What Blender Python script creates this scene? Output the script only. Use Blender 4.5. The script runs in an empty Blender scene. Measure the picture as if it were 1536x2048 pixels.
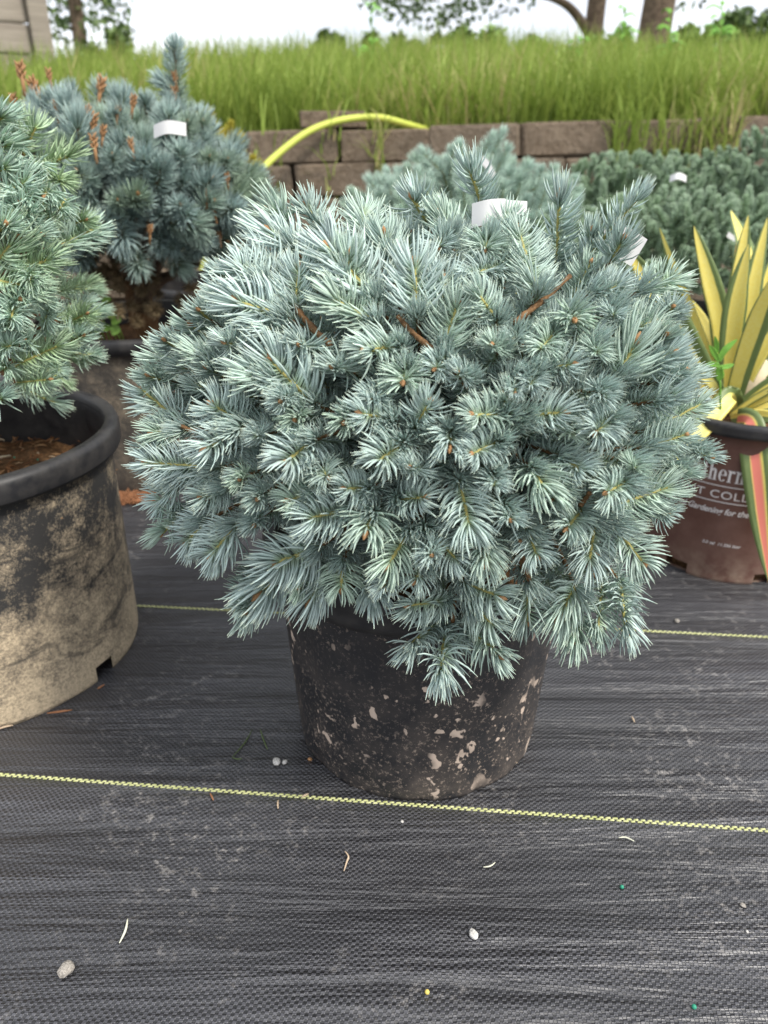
import bpy, bmesh, math, random
import numpy as np
from mathutils import Vector, Matrix

# ------------------------------------------------------------------ camera
sc = bpy.context.scene
COL = sc.collection
F, PITCH, H = 1500.0, math.radians(25.5), 0.55          # focal length in photo pixels, tilt, lens height
CP, SP = math.cos(PITCH), math.sin(PITCH)
cam_d = bpy.data.cameras.new('camera'); cam = bpy.data.objects.new('camera', cam_d); COL.objects.link(cam)
cam.location = (0, 0, H); cam.rotation_euler = (math.pi / 2 - PITCH, 0, 0)
cam_d.sensor_fit = 'VERTICAL'; cam_d.sensor_height = 36; cam_d.lens = F / 2048 * 36
cam_d.clip_start = 0.02; cam_d.clip_end = 600
cam_d.dof.use_dof = True; cam_d.dof.focus_distance = 0.56; cam_d.dof.aperture_fstop = 7.0
sc.camera = cam
sc.cycles.max_bounces = 16; sc.cycles.diffuse_bounces = 8

# ------------------------------------------------------------------ overcast sky and soft sun
SUN_DIR = Vector((0.62, -0.42, 0.95)).normalized()       # towards the sun
w = bpy.data.worlds.new('World'); sc.world = w; w.use_nodes = True
nt = w.node_tree; nt.nodes.clear()
def N(t, **k):
    n = nt.nodes.new(t)
    for a, b in k.items(): setattr(n, a, b)
    return n
out = N('ShaderNodeOutputWorld'); bg = N('ShaderNodeBackground'); bgc = N('ShaderNodeBackground'); mix = N('ShaderNodeMixShader')
sky = N('ShaderNodeTexSky', sky_type='NISHITA'); sky.sun_disc = False
sky.sun_elevation = math.asin(SUN_DIR.z); sky.sun_rotation = math.atan2(SUN_DIR.x, SUN_DIR.y)
bg.inputs[1].default_value = 0.1
tc = N('ShaderNodeTexCoord'); mp = N('ShaderNodeMapping'); mp.inputs['Scale'].default_value = (1, 1, 3.2)
ns = N('ShaderNodeTexNoise'); ns.inputs['Scale'].default_value = 2.6; ns.inputs['Detail'].default_value = 6; ns.inputs['Roughness'].default_value = 0.55
cr = N('ShaderNodeValToRGB')
cr.color_ramp.elements[0].position = 0.38; cr.color_ramp.elements[0].color = (0.31, 0.325, 0.36, 1)
cr.color_ramp.elements[1].position = 0.66; cr.color_ramp.elements[1].color = (0.66, 0.665, 0.69, 1)
bgc.inputs[1].default_value = 1.0
L = nt.links.new
L(tc.outputs['Generated'], mp.inputs[0]); L(mp.outputs[0], ns.inputs['Vector']); L(ns.outputs[0], cr.inputs[0])
L(cr.outputs[0], bgc.inputs[0]); L(sky.outputs[0], bg.inputs[0])
mix.inputs[0].default_value = 0.9; L(bg.outputs[0], mix.inputs[1]); L(bgc.outputs[0], mix.inputs[2]); L(mix.outputs[0], out.inputs[0])
sun_d = bpy.data.lights.new('sun', 'SUN'); sun_d.energy = 1.5; sun_d.angle = math.radians(10); sun_d.color = (1, 0.95, 0.87)
sun = bpy.data.objects.new('sun', sun_d); COL.objects.link(sun); sun.rotation_euler = SUN_DIR.to_track_quat('Z', 'Y').to_euler()
sc.view_settings.view_transform = 'Standard'; sc.view_settings.look = 'None'
sc.view_settings.exposure = 1.5; sc.view_settings.gamma = 1

# ------------------------------------------------------------------ helpers
rnd = random.Random(7)
def ray(px, py):
    x, u = (px - 768) / F, (1024 - py) / F
    return Vector((x, CP + u * SP, -SP + u * CP))            # per unit depth along the lens axis
def at_y(px, py, Y):
    r = ray(px, py); t = Y / r.y
    return Vector((r.x * t, Y, H + r.z * t))
def ground_at(px, py, z=0.0):
    r = ray(px, py); t = (z - H) / r.z
    return Vector((r.x * t, r.y * t, z))
def depth(p): return p.y * CP - (p.z - H) * SP

def link(name, mesh, parent=None):
    o = bpy.data.objects.new(name, mesh); COL.objects.link(o)
    if parent is not None: o.parent = parent
    return o
def tag(o, label=None, cat=None, group=None, kind=None):
    if label: o['label'] = label
    if cat: o['category'] = cat
    if group: o['group'] = group
    if kind: o['kind'] = kind
    return o
def empty(name, loc=(0, 0, 0), rz=0.0):
    o = link(name, None); o.location = loc; o.rotation_euler = (0, 0, rz); o.empty_display_size = 0.02
    return o
def mesh_np(name, v, f, mats=(), smooth=True, midx=None, col=None, uv=None):
    """v (n,3) array, f list of index tuples or (m,k) array"""
    me = bpy.data.meshes.new(name)
    v = np.asarray(v, dtype=np.float32)
    if isinstance(f, np.ndarray):
        m, k = f.shape
        me.vertices.add(len(v)); me.vertices.foreach_set('co', v.ravel())
        me.loops.add(m * k); me.loops.foreach_set('vertex_index', f.ravel().astype(np.int32))
        me.polygons.add(m); me.polygons.foreach_set('loop_start', np.arange(0, m * k, k, dtype=np.int32))
        me.update(calc_edges=True)
    else:
        me.from_pydata(v.tolist(), [], f)
    for mt in mats: me.materials.append(mt)
    if smooth: me.polygons.foreach_set('use_smooth', np.ones(len(me.polygons), dtype=bool))
    if midx is not None: me.polygons.foreach_set('material_index', np.asarray(midx, dtype=np.int32))
    if col is not None:
        ca = me.color_attributes.new('Col', 'FLOAT_COLOR', 'POINT')
        c4 = np.ones((len(v), 4), dtype=np.float32); c4[:, :col.shape[1]] = col
        ca.data.foreach_set('color', c4.ravel())
    if uv is not None:
        ul = me.uv_layers.new(name='UVMap')
        li = np.zeros(len(me.loops), dtype=np.int32); me.loops.foreach_get('vertex_index', li)
        ul.data.foreach_set('uv', np.asarray(uv, dtype=np.float32)[li].ravel())
    me.validate(); me.update()
    return me
def basis(B, d, up=Vector((0, 0, 1)), sx=1, s=1, roll=0.0):
    X = d.normalized(); Z = up - X * up.dot(X)
    if Z.length < 1e-3: Z = Vector((0, 1, 0)) - X * X.y
    Z.normalize(); Y = Z.cross(X)
    if roll:
        Y, Z = Y * math.cos(roll) + Z * math.sin(roll), Z * math.cos(roll) - Y * math.sin(roll)
    m = Matrix(((X.x * sx, Y.x * s, Z.x * s, B.x), (X.y * sx, Y.y * s, Z.y * s, B.y), (X.z * sx, Y.z * s, Z.z * s, B.z), (0, 0, 0, 1)))
    return m
def tube_arrays(pts, rad, n=6, cap=True):
    pts = [Vector(p) for p in pts]; m = len(pts)
    if not hasattr(rad, '__len__'): rad = [rad] * m
    vs, fs = [], []
    prev = None
    for i, p in enumerate(pts):
        t = (pts[min(i + 1, m - 1)] - pts[max(i - 1, 0)]).normalized()
        if prev is None:
            a = t.orthogonal().normalized()
        else:
            a = prev - t * prev.dot(t)
            a = a.normalized() if a.length > 1e-6 else t.orthogonal().normalized()
        prev = a; b = t.cross(a)
        for k in range(n):
            q = 2 * math.pi * k / n
            vs.append(p + (a * math.cos(q) + b * math.sin(q)) * rad[i])
    for i in range(m - 1):
        for k in range(n):
            fs.append((i * n + k, i * n + (k + 1) % n, (i + 1) * n + (k + 1) % n, (i + 1) * n + k))
    if cap:
        fs.append(tuple(range(n - 1, -1, -1))); fs.append(tuple((m - 1) * n + k for k in range(n)))
    return [tuple(v) for v in vs], fs
def tube(name, pts, rad, mat, parent=None, n=6):
    v, f = tube_arrays(pts, rad, n)
    return link(name, mesh_np(name, v, f, [mat]), parent)
def smooth_path(pts, k=6):
    pts = [Vector(p) for p in pts]; o = []
    for i in range(len(pts) - 1):
        p0, p1, p2, p3 = pts[max(i - 1, 0)], pts[i], pts[i + 1], pts[min(i + 2, len(pts) - 1)]
        for j in range(k):
            t = j / k
            o.append(0.5 * ((2 * p1) + (p2 - p0) * t + (2 * p0 - 5 * p1 + 4 * p2 - p3) * t * t + (-p0 + 3 * p1 - 3 * p2 + p3) * t ** 3))
    o.append(pts[-1]); return o

# ------------------------------------------------------------------ materials
class Mat:
    def __init__(s, name, rough=0.7, spec=0.3):
        s.m = bpy.data.materials.new(name); s.m.use_nodes = True
        s.nt = s.m.node_tree; s.b = s.nt.nodes['Principled BSDF']
        s.b.inputs['Roughness'].default_value = rough; s.b.inputs['Specular IOR Level'].default_value = spec
    def n(s, t, **k):
        x = s.nt.nodes.new(t)
        for a, b in k.items():
            if a in x.inputs.keys() if hasattr(x.inputs, 'keys') else False: x.inputs[a].default_value = b
            else: setattr(x, a, b)
        return x
    def l(s, a, b): s.nt.links.new(a, b)
    def coord(s, kind='Object', scale=(1, 1, 1), rot=(0, 0, 0)):
        t = s.n('ShaderNodeTexCoord'); m = s.n('ShaderNodeMapping')
        m.inputs['Scale'].default_value = scale; m.inputs['Rotation'].default_value = rot
        s.l(t.outputs[kind], m.inputs[0]); return m.outputs[0]
    def noise(s, vec, scale, detail=4, rough=0.6, dist=0.0):
        x = s.n('ShaderNodeTexNoise'); x.inputs['Scale'].default_value = scale; x.inputs['Detail'].default_value = detail
        x.inputs['Roughness'].default_value = rough; x.inputs['Distortion'].default_value = dist
        if vec is not None: s.l(vec, x.inputs['Vector'])
        return x.outputs[0]
    def ramp(s, fac, stops, interp='LINEAR'):
        r = s.n('ShaderNodeValToRGB'); r.color_ramp.interpolation = interp
        e = r.color_ramp.elements
        while len(e) < len(stops): e.new(0.5)
        for i, (p, c) in enumerate(stops):
            e[i].position = p; e[i].color = (*c, 1) if len(c) == 3 else c
        s.l(fac, r.inputs[0]); return r.outputs[0]
    def mix(s, fac, a, b, mode='MIX'):
        x = s.n('ShaderNodeMix', data_type='RGBA', blend_type=mode)
        for sock, val in ((x.inputs[0], fac), (x.inputs[6], a), (x.inputs[7], b)):
            if hasattr(val, 'is_linked'): s.l(val, sock)
            else: sock.default_value = (*val, 1) if isinstance(val, tuple) and len(val) == 3 else val
        return x.outputs[2]
    def math(s, op, a, b=0.0, clamp=False):
        x = s.n('ShaderNodeMath', operation=op, use_clamp=clamp)
        for sock, val in ((x.inputs[0], a), (x.inputs[1], b)):
            if hasattr(val, 'is_linked'): s.l(val, sock)
            else: sock.default_value = val
        return x.outputs[0]
    def bump(s, h, dist, strength=1.0, prev=None):
        x = s.n('ShaderNodeBump'); x.inputs['Distance'].default_value = dist; x.inputs['Strength'].default_value = strength
        s.l(h, x.inputs['Height'])
        if prev is not None: s.l(prev, x.inputs['Normal'])
        return x.outputs[0]
    def sep(s, c):
        x = s.n('ShaderNodeSeparateColor'); s.l(c, x.inputs[0]); return x.outputs
    def attr(s, name='Col'):
        x = s.n('ShaderNodeAttribute'); x.attribute_name = name; return x.outputs['Color']
    def obj_random(s): return s.n('ShaderNodeObjectInfo').outputs['Random']
    def color(s, c):
        if hasattr(c, 'is_linked'): s.l(c, s.b.inputs['Base Color'])
        else: s.b.inputs['Base Color'].default_value = (*c, 1)
    def translucent(s, c, fac):
        t = s.n('ShaderNodeBsdfTranslucent'); m = s.n('ShaderNodeMixShader'); o = [x for x in s.nt.nodes if x.bl_idname == 'ShaderNodeOutputMaterial'][0]
        s.l(c, t.inputs['Color']); m.inputs[0].default_value = fac; s.l(s.b.outputs[0], m.inputs[1]); s.l(t.outputs[0], m.inputs[2]); s.l(m.outputs[0], o.inputs['Surface'])
    def normal(s, n): s.l(n, s.b.inputs['Normal'])
    def rough(s, r): s.l(r, s.b.inputs['Roughness'])

def simple(name, c, rough=0.7, spec=0.3, var=0.25, scale=40, bump=0.0):
    m = Mat(name, rough, spec); v = m.coord()
    n = m.noise(v, scale)
    a = tuple(x * (1 - var) for x in c); b = tuple(min(1, x * (1 + var)) for x in c)
    m.color(m.ramp(n, [(0.3, a), (0.7, b)]))
    if bump: m.normal(m.bump(n, bump))
    return m.m

def needle_mat(name, base, mid, tip, shoot_var=0.35, green=(0.30, 0.42, 0.20)):
    """Col.r random per needle, Col.g position along the needle"""
    m = Mat(name, 0.55, 0.3)
    c = m.sep(m.attr()); r, t = c[0], c[1]
    body = m.ramp(t, [(0.0, base), (0.35, mid), (0.85, mid), (1.0, tip)])
    ob = m.obj_random()
    body = m.mix(m.math('MULTIPLY', m.ramp(ob, [(0.45, (0, 0, 0)), (1.0, (1, 1, 1))]), shoot_var), body, green)
    br = m.math('ADD', m.math('MULTIPLY', r, 0.55), 0.72)
    m.color(m.mix(1.0, body, m.n('ShaderNodeCombineColor').outputs[0], 'MULTIPLY'))
    cc = [n for n in m.nt.nodes if n.bl_idname == 'ShaderNodeCombineColor'][0]
    for i in range(3): m.l(br, cc.inputs[i])
    return m.m
M = {}
M['needle_blue'] = needle_mat('needle_blue', (0.27, 0.36, 0.21), (0.47, 0.585, 0.545), (0.66, 0.75, 0.60), 0.45, (0.46, 0.60, 0.41))
M['needle_left'] = needle_mat('needle_left', (0.26, 0.37, 0.17), (0.44, 0.58, 0.48), (0.66, 0.74, 0.56), 0.5, (0.42, 0.55, 0.22))
M['needle_steel'] = needle_mat('needle_steel', (0.21, 0.26, 0.16), (0.35, 0.46, 0.435), (0.54, 0.63, 0.58), 0.6, (0.25, 0.33, 0.17))
M['needle_pale'] = needle_mat('needle_pale', (0.32, 0.43, 0.33), (0.48, 0.62, 0.53), (0.60, 0.72, 0.62), 0.4, (0.42, 0.56, 0.40))
M['needle_gold'] = needle_mat('needle_gold', (0.30, 0.30, 0.04), (0.48, 0.42, 0.06), (0.62, 0.50, 0.08), 0.3)
M['needle_juniper'] = needle_mat('needle_juniper', (0.20, 0.29, 0.16), (0.37, 0.49, 0.34), (0.50, 0.61, 0.45), 0.5, (0.20, 0.32, 0.15))
M['needle_dry'] = needle_mat('needle_dry', (0.16, 0.11, 0.06), (0.24, 0.18, 0.10), (0.33, 0.26, 0.16), 0.3, (0.2, 0.2, 0.1))
M['twig_olive'] = simple('twig_olive', (0.36, 0.32, 0.11), 0.8, 0.2, 0.35, 300)
M['twig_brown'] = simple('twig_brown', (0.17, 0.095, 0.045), 0.85, 0.2, 0.45, 350, 0.001)
M['bud'] = simple('bud', (0.38, 0.21, 0.10), 0.7, 0.25, 0.35, 500)
M['bark'] = simple('bark', (0.15, 0.11, 0.08), 0.95, 0.1, 0.5, 30, 0.01)
M['tag'] = simple('tag_white', (0.80, 0.79, 0.78), 0.45, 0.4, 0.03, 20)

# ------------------------------------------------------------------ setting: ground sheets
def grid_mesh(name, x0, x1, y0, y1, nx, ny, zf, mats):
    xs, ys = np.linspace(x0, x1, nx), np.linspace(y0, y1, ny)
    X, Y = np.meshgrid(xs, ys); Z = zf(X, Y)
    v = np.stack([X.ravel(), Y.ravel(), Z.ravel()], 1)
    i = np.arange(nx * ny).reshape(ny, nx)
    f = np.stack([i[:-1, :-1].ravel(), i[:-1, 1:].ravel(), i[1:, 1:].ravel(), i[1:, :-1].ravel()], 1)
    return mesh_np(name, v, f, mats)
gm = Mat('soil_ground', 0.95, 0.1); gv = gm.coord()
gm.color(gm.ramp(gm.noise(gv, 6, 8), [(0.35, (0.07, 0.05, 0.035)), (0.65, (0.14, 0.11, 0.07))]))
ground = link('ground', grid_mesh('ground', -150, 150, -60, 240, 2, 2, lambda x, y: 0 * x - 0.012, [gm.m]))
tag(ground, 'bare brown soil under the nursery fabric', kind='structure')

# woven weed fabric
TH = math.atan2(-(ground_at(1536, 1665).y - ground_at(0, 1553).y) * -1, ground_at(1536, 1665).x - ground_at(0, 1553).x)
fm = Mat('woven_fabric', 0.42, 1.0)
fv = fm.coord(rot=(0, 0, -TH))
fx = fm.n('ShaderNodeSeparateXYZ'); fm.l(fv, fx.inputs[0])
wob = fm.math('MULTIPLY', fm.noise(fv, 30, 2), 0.004)
wx = fm.math('SINE', fm.math('MULTIPLY', fm.math('ADD', fx.outputs[0], wob), 2 * math.pi / 0.0058)); wy = fm.math('SINE', fm.math('MULTIPLY', fm.math('ADD', fx.outputs[1], wob), 2 * math.pi / 0.0050))
wprod = fm.math('MULTIPLY', wx, wy)
weave = fm.ramp(fm.math('ADD', fm.math('MULTIPLY', wprod, 0.5), 0.5), [(0.36, (0, 0, 0)), (0.62, (1, 1, 1))])
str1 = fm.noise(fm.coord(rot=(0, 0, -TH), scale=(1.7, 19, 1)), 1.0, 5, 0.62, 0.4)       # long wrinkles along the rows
str2 = fm.noise(fm.coord(rot=(0, 0, -TH), scale=(7, 75, 1)), 1.0, 3, 0.6)
big = fm.noise(fv, 2.3, 3)
dustm = fm.math('MULTIPLY', fm.ramp(fm.noise(fv, 5.5, 4), [(0.47, (0, 0, 0)), (0.66, (1, 1, 1))]), fm.ramp(fm.noise(fv, 110, 6, 0.78), [(0.54, (0, 0, 0)), (0.66, (1, 1, 1))]))
sheen_mask = fm.ramp(str1, [(0.42, (0, 0, 0)), (0.75, (1, 1, 1))])  # sheen of the wrinkles, painted into the base colour as paler streaks
basec = fm.mix(weave, (0.010, 0.010, 0.011), fm.mix(fm.math('MULTIPLY', sheen_mask, 0.6), (0.027, 0.027, 0.032), (0.115, 0.115, 0.13)))
basec = fm.mix(fm.math('MULTIPLY', dustm, 0.95), basec, (0.30, 0.28, 0.26))
fm.color(basec)
fm.rough(fm.math('ADD', fm.math('MULTIPLY', str1, -0.22), fm.math('ADD', fm.math('MULTIPLY', dustm, 0.3), 0.56)))
hb = fm.bump(str1, 0.018, 1.0); hb = fm.bump(str2, 0.002, 0.7, hb); hb = fm.bump(weave, 0.0005, 1.0, hb)
fm.normal(hb)
def wav(x, y):
    c, s = math.cos(TH), math.sin(TH); u, v = c * x + s * y, -s * x + c * y
    return 0.0008 * np.sin(v * 95 + 1.3 * np.sin(u * 4)) * (0.5 + 0.5 * np.sin(u * 3.1 + v * 5)) + 0.0006 * np.sin(v * 41 + u * 2.2) + 0.002
fabric = link('weed_fabric', grid_mesh('weed_fabric', -2.4, 2.8, -0.5, 2.75, 260, 420, wav, [fm.m]))
tag(fabric, 'black woven weed barrier fabric spread over the ground', kind='structure')

# yellow marker threads woven into the fabric
ym = Mat('marker_thread', 0.6, 0.3); ym.color(ym.ramp(ym.noise(ym.coord(), 260, 3), [(0.3, (0.34, 0.37, 0.13)), (0.7, (0.62, 0.62, 0.34))]))
def marker(p, q, pitch=0.0062, wd=0.0023):
    p, q = Vector(p), Vector(q); d = (q - p).normalized(); nrm = Vector((-d.y, d.x, 0)); n = int((q - p).length / pitch)
    vs, fs = [], []
    for i in range(n):
        for row in (0, 1):
            c = p + d * (pitch * (i + 0.5 * row)) + nrm * (row - 0.5) * wd * 0.9
            a = d * pitch * 0.36 * rnd.uniform(0.85, 1.1) + nrm * wd * 0.12; b = nrm * wd * 0.5
            z0 = float(wav(c.x, c.y)) + 0.0003; k = len(vs)
            for sx, sy, hz in ((-1, -0.8, 0), (1, -0.8, 0), (1, 0.8, 0), (-1, 0.8, 0), (-0.6, -0.5, 0.0008), (0.6, -0.5, 0.0008), (0.6, 0.5, 0.0008), (-0.6, 0.5, 0.0008)):
                r_ = c + a * sx + b * sy; vs.append((r_.x, r_.y, z0 + hz))
            fs += [(k + 4, k + 5, k + 6, k + 7)] + [(k + j, k + (j + 1) % 4, k + 4 + (j + 1) % 4, k + 4 + j) for j in range(4)]
    o = link('marker_thread', mesh_np('marker_thread', vs, fs, [ym.m]), fabric); o['kind'] = 'stuff'
    return o
a_, b_ = ground_at(0, 1553), ground_at(1536, 1665); d_ = b_ - a_; marker(a_ - d_ * 0.5, b_ + d_ * 0.5)
a_, b_ = ground_at(280, 1216), ground_at(1536, 1277); d_ = b_ - a_; marker(a_ - d_ * 0.5, b_ + d_ * 0.3)

# ------------------------------------------------------------------ grass bank behind the wall
WY = 2.85
def bank_z(x, y):
    t = np.clip((y - WY) / 3.4, 0, 1)
    return 0.56 + 0.45 * t + 0.022 * np.clip(x, -4, 4) * (1 - t) + 0.05 * np.sin(x * 0.8 + 1) * t - 0.004 * np.clip(y - 8, 0, 100)
bm_ = Mat('bank_soil', 0.95, 0.1); bv = bm_.coord()
bm_.color(bm_.ramp(bm_.noise(bv, 3, 8), [(0.35, (0.06, 0.09, 0.02)), (0.65, (0.14, 0.17, 0.05))]))
bank = link('grass_bank', grid_mesh('grass_bank', -40, 40, WY + 0.1, 90, 120, 160, bank_z, [bm_.m]))
tag(bank, 'grassy bank rising behind the block wall', kind='structure')

grm = Mat('grass_blade', 0.6, 0.25)
gc = grm.sep(grm.attr())
gcol = grm.ramp(gc[0], [(0.0, (0.17, 0.25, 0.035)), (0.45, (0.26, 0.36, 0.06)), (0.85, (0.38, 0.47, 0.11)), (0.97, (0.45, 0.42, 0.18)), (1.0, (0.55, 0.45, 0.22))])
gcol = grm.mix(grm.math('MULTIPLY', gc[1], 0.3), gcol, (0.38, 0.48, 0.13))
grm.color(gcol); grm.translucent(gcol, 0.35)
grm.b.inputs['Transmission Weight'].default_value = 0.0
def blades(n, root, hgt, wid, lean, seed, dir_bias=None, cr=(0, 1)):
    g = np.random.default_rng(seed)
    R = root(g, n); h = hgt(g, n); az = g.uniform(0, 2 * np.pi, n); wdt = wid(g, n)
    d = np.stack([np.cos(az), np.sin(az), 0 * az], 1)
    if dir_bias is not None: d = d * 0.6 + np.array(dir_bias)
    le = lean(g, n)[:, None]; side = np.stack([-np.sin(az), np.cos(az), 0 * az], 1)
    side[:, 0] = np.abs(side[:, 0]) * 0.6 + 0.5
    rows = []; cols = []; cr_ = g.uniform(cr[0], cr[1], n)
    lv = [(0, 1.0), (0.35, 0.9), (0.7, 0.6), (1.0, 0.04)]
    up = np.array([0, 0, 1.0])
    for t, ww in lv:
        c = R + up * (h * t * 1)[:, None] * (1 - 0.35 * le * t * t) + d * (h[:, None] * le * t * t)
        rows += [c - side * (wdt * ww / 2)[:, None], c + side * (wdt * ww / 2)[:, None]]
        cc = np.stack([np.clip(cr_ + 0.16 * np.sin(R[:, 0] * 5 + 2 * np.sin(R[:, 1] * 3)), 0, 1), np.full(n, t), np.zeros(n)], 1); cols += [cc, cc]
    v = np.stack(rows, 1).reshape(-1, 3); c = np.stack(cols, 1).reshape(-1, 3)
    b = (np.arange(n) * 8)[:, None]
    f = np.concatenate([np.concatenate([b + i * 2, b + i * 2 + 1, b + i * 2 + 3, b + i * 2 + 2], 1) for i in range(3)], 0)
    return v, f, c
def bank_root(g, n):
    y = WY + 0.12 + 4.6 * g.uniform(0, 1, n) ** 1.5; x = g.uniform(-0.72, 0.72, n) * (y + 0.4)
    return np.stack([x, y, bank_z(x, y) - 0.01], 1)
def patchy(g, n, a=0.17, b=0.42): return g.uniform(a, b, n)
v, f, c = blades(80000, bank_root, lambda g, n: g.uniform(0.10, 0.42, n) * g.uniform(0.6, 1.0, n), lambda g, n: g.uniform(0.004, 0.009, n), lambda g, n: g.uniform(0.05, 0.75, n), 3)
grass = link('tall_grass', mesh_np('tall_grass', v, f, [grm.m], col=c)); tag(grass, 'tall fresh green grass covering the bank above the wall', 'grass', kind='stuff')

# ------------------------------------------------------------------ retaining wall of stacked blocks
wall = empty('retaining_wall', (0, WY, 0)); tag(wall, 'low brown block retaining wall below the grass bank', 'wall')
wm = Mat('wall_block', 0.95, 0.1); wv = wm.coord()
t_ = wm.n('ShaderNodeTexCoord'); geo = wm.n('ShaderNodeNewGeometry')
n1 = wm.noise(geo.outputs['Position'], 9, 8, 0.7); n2 = wm.noise(geo.outputs['Position'], 70, 5, 0.7)
wc = wm.ramp(n1, [(0.3, (0.10, 0.070, 0.042)), (0.55, (0.21, 0.150, 0.10)), (0.75, (0.34, 0.26, 0.18))])
wc = wm.mix(wm.math('MULTIPLY', wm.obj_random(), 0.5), wc, (0.19, 0.15, 0.11))
wc = wm.mix(0.35, wc, wm.ramp(n2, [(0.3, (0.06, 0.05, 0.04)), (0.7, (0.42, 0.36, 0.28))]))
wm.color(wc); wm.normal(wm.bump(n2, 0.012))
def block_mesh(wd, hg, dp, seed):
    bm = bmesh.new(); bmesh.ops.create_cube(bm, size=1)
    bmesh.ops.scale(bm, vec=(wd, dp, hg), verts=bm.verts)
    bmesh.ops.bevel(bm, geom=bm.edges[:], offset=0.008, segments=1, affect='EDGES')
    r_ = random.Random(seed)
    for v_ in bm.verts: v_.co += Vector([r_.uniform(-0.004, 0.004) for _ in range(3)])
    me = bpy.data.meshes.new('block'); bm.to_mesh(me); bm.free(); me.materials.append(wm.m); return me
bmeshes = [block_mesh(0.296, 0.1, 0.2, i) for i in range(6)]
for row in range(6):
    z = 0.585 - row * 0.105
    for i in range(-11, 13):
        if row > 3 and abs(i) > 8: continue
        x = i * 0.302 + (0.151 if row % 2 else 0) + rnd.uniform(-0.004, 0.004)
        o = link('block', bmeshes[rnd.randrange(6)], wall)
        o.location = (x, 0.012 * row * -1 + rnd.uniform(-0.008, 0.008), z - 0.006 + 0.026 * x + rnd.uniform(-0.003, 0.003)); o.rotation_euler = (0, -0.026, rnd.uniform(-0.012, 0.012))
for x in (-0.27, ):
    o = link('block', bmeshes[0], wall); o.location = (x + 0.1, 0.05, 0.655); o.scale = (0.75, 0.8, 0.5)

bkm = bpy.data.meshes.new('backfill'); bt = bmesh.new(); bmesh.ops.create_cube(bt, size=1); bmesh.ops.scale(bt, vec=(9, 0.06, 0.56), verts=bt.verts); bt.to_mesh(bkm); bt.free(); bkm.materials.append(gm.m)
o = link('backfill', bkm, wall); o.location = (0, 0.07, 0.29); o.rotation_euler = (0, -0.026, 0)
# grass hanging over the wall
def fringe(px0, px1, n, hlen, seed, dry):
    def rt(g, k):
        x = np.array([at_y(p, 250, WY - 0.09).x for p in g.uniform(px0, px1, k)]); y = np.full(k, WY - 0.115) + g.uniform(-0.02, 0.03, k)
        return np.stack([x, y, bank_z(x, y) + 0.06 - g.uniform(0.0, hlen, k)], 1)
    v, f, c = blades(n, rt, lambda g, k: g.uniform(0.07, 0.2, k), lambda g, k: g.uniform(0.003, 0.007, k), lambda g, k: g.uniform(0.1, 0.9, k), seed, cr=(0.3, 1.0) if dry else (0.1, 0.9))
    o = link('overhanging_grass', mesh_np('overhanging_grass', v, f, [grm.m], col=c)); return o
for i, (a, b, n, hl, dry, lb) in enumerate([(640, 680, 30, 0.35, 0, 'thin green grass stems against the wall beside the hose'), (735, 775, 50, 0.4, 0, 'yellow green grass hanging down the wall under the hose end'),
        (1225, 1290, 90, 0.16, 0, 'green grass tuft spilling over the wall'), (1310, 1400, 120, 0.24, 1, 'dry mixed grass hanging over the wall behind the junipers'), (1410, 1480, 110, 0.16, 1, 'pale green grass hanging over the wall end'), (480, 560, 26, 0.3, 0, 'sparse grass stems on the wall beside the blue spruce')]):
    tag(fringe(a, b, n, hl, 50 + i, dry), lb, 'grass', kind='stuff')

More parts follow.
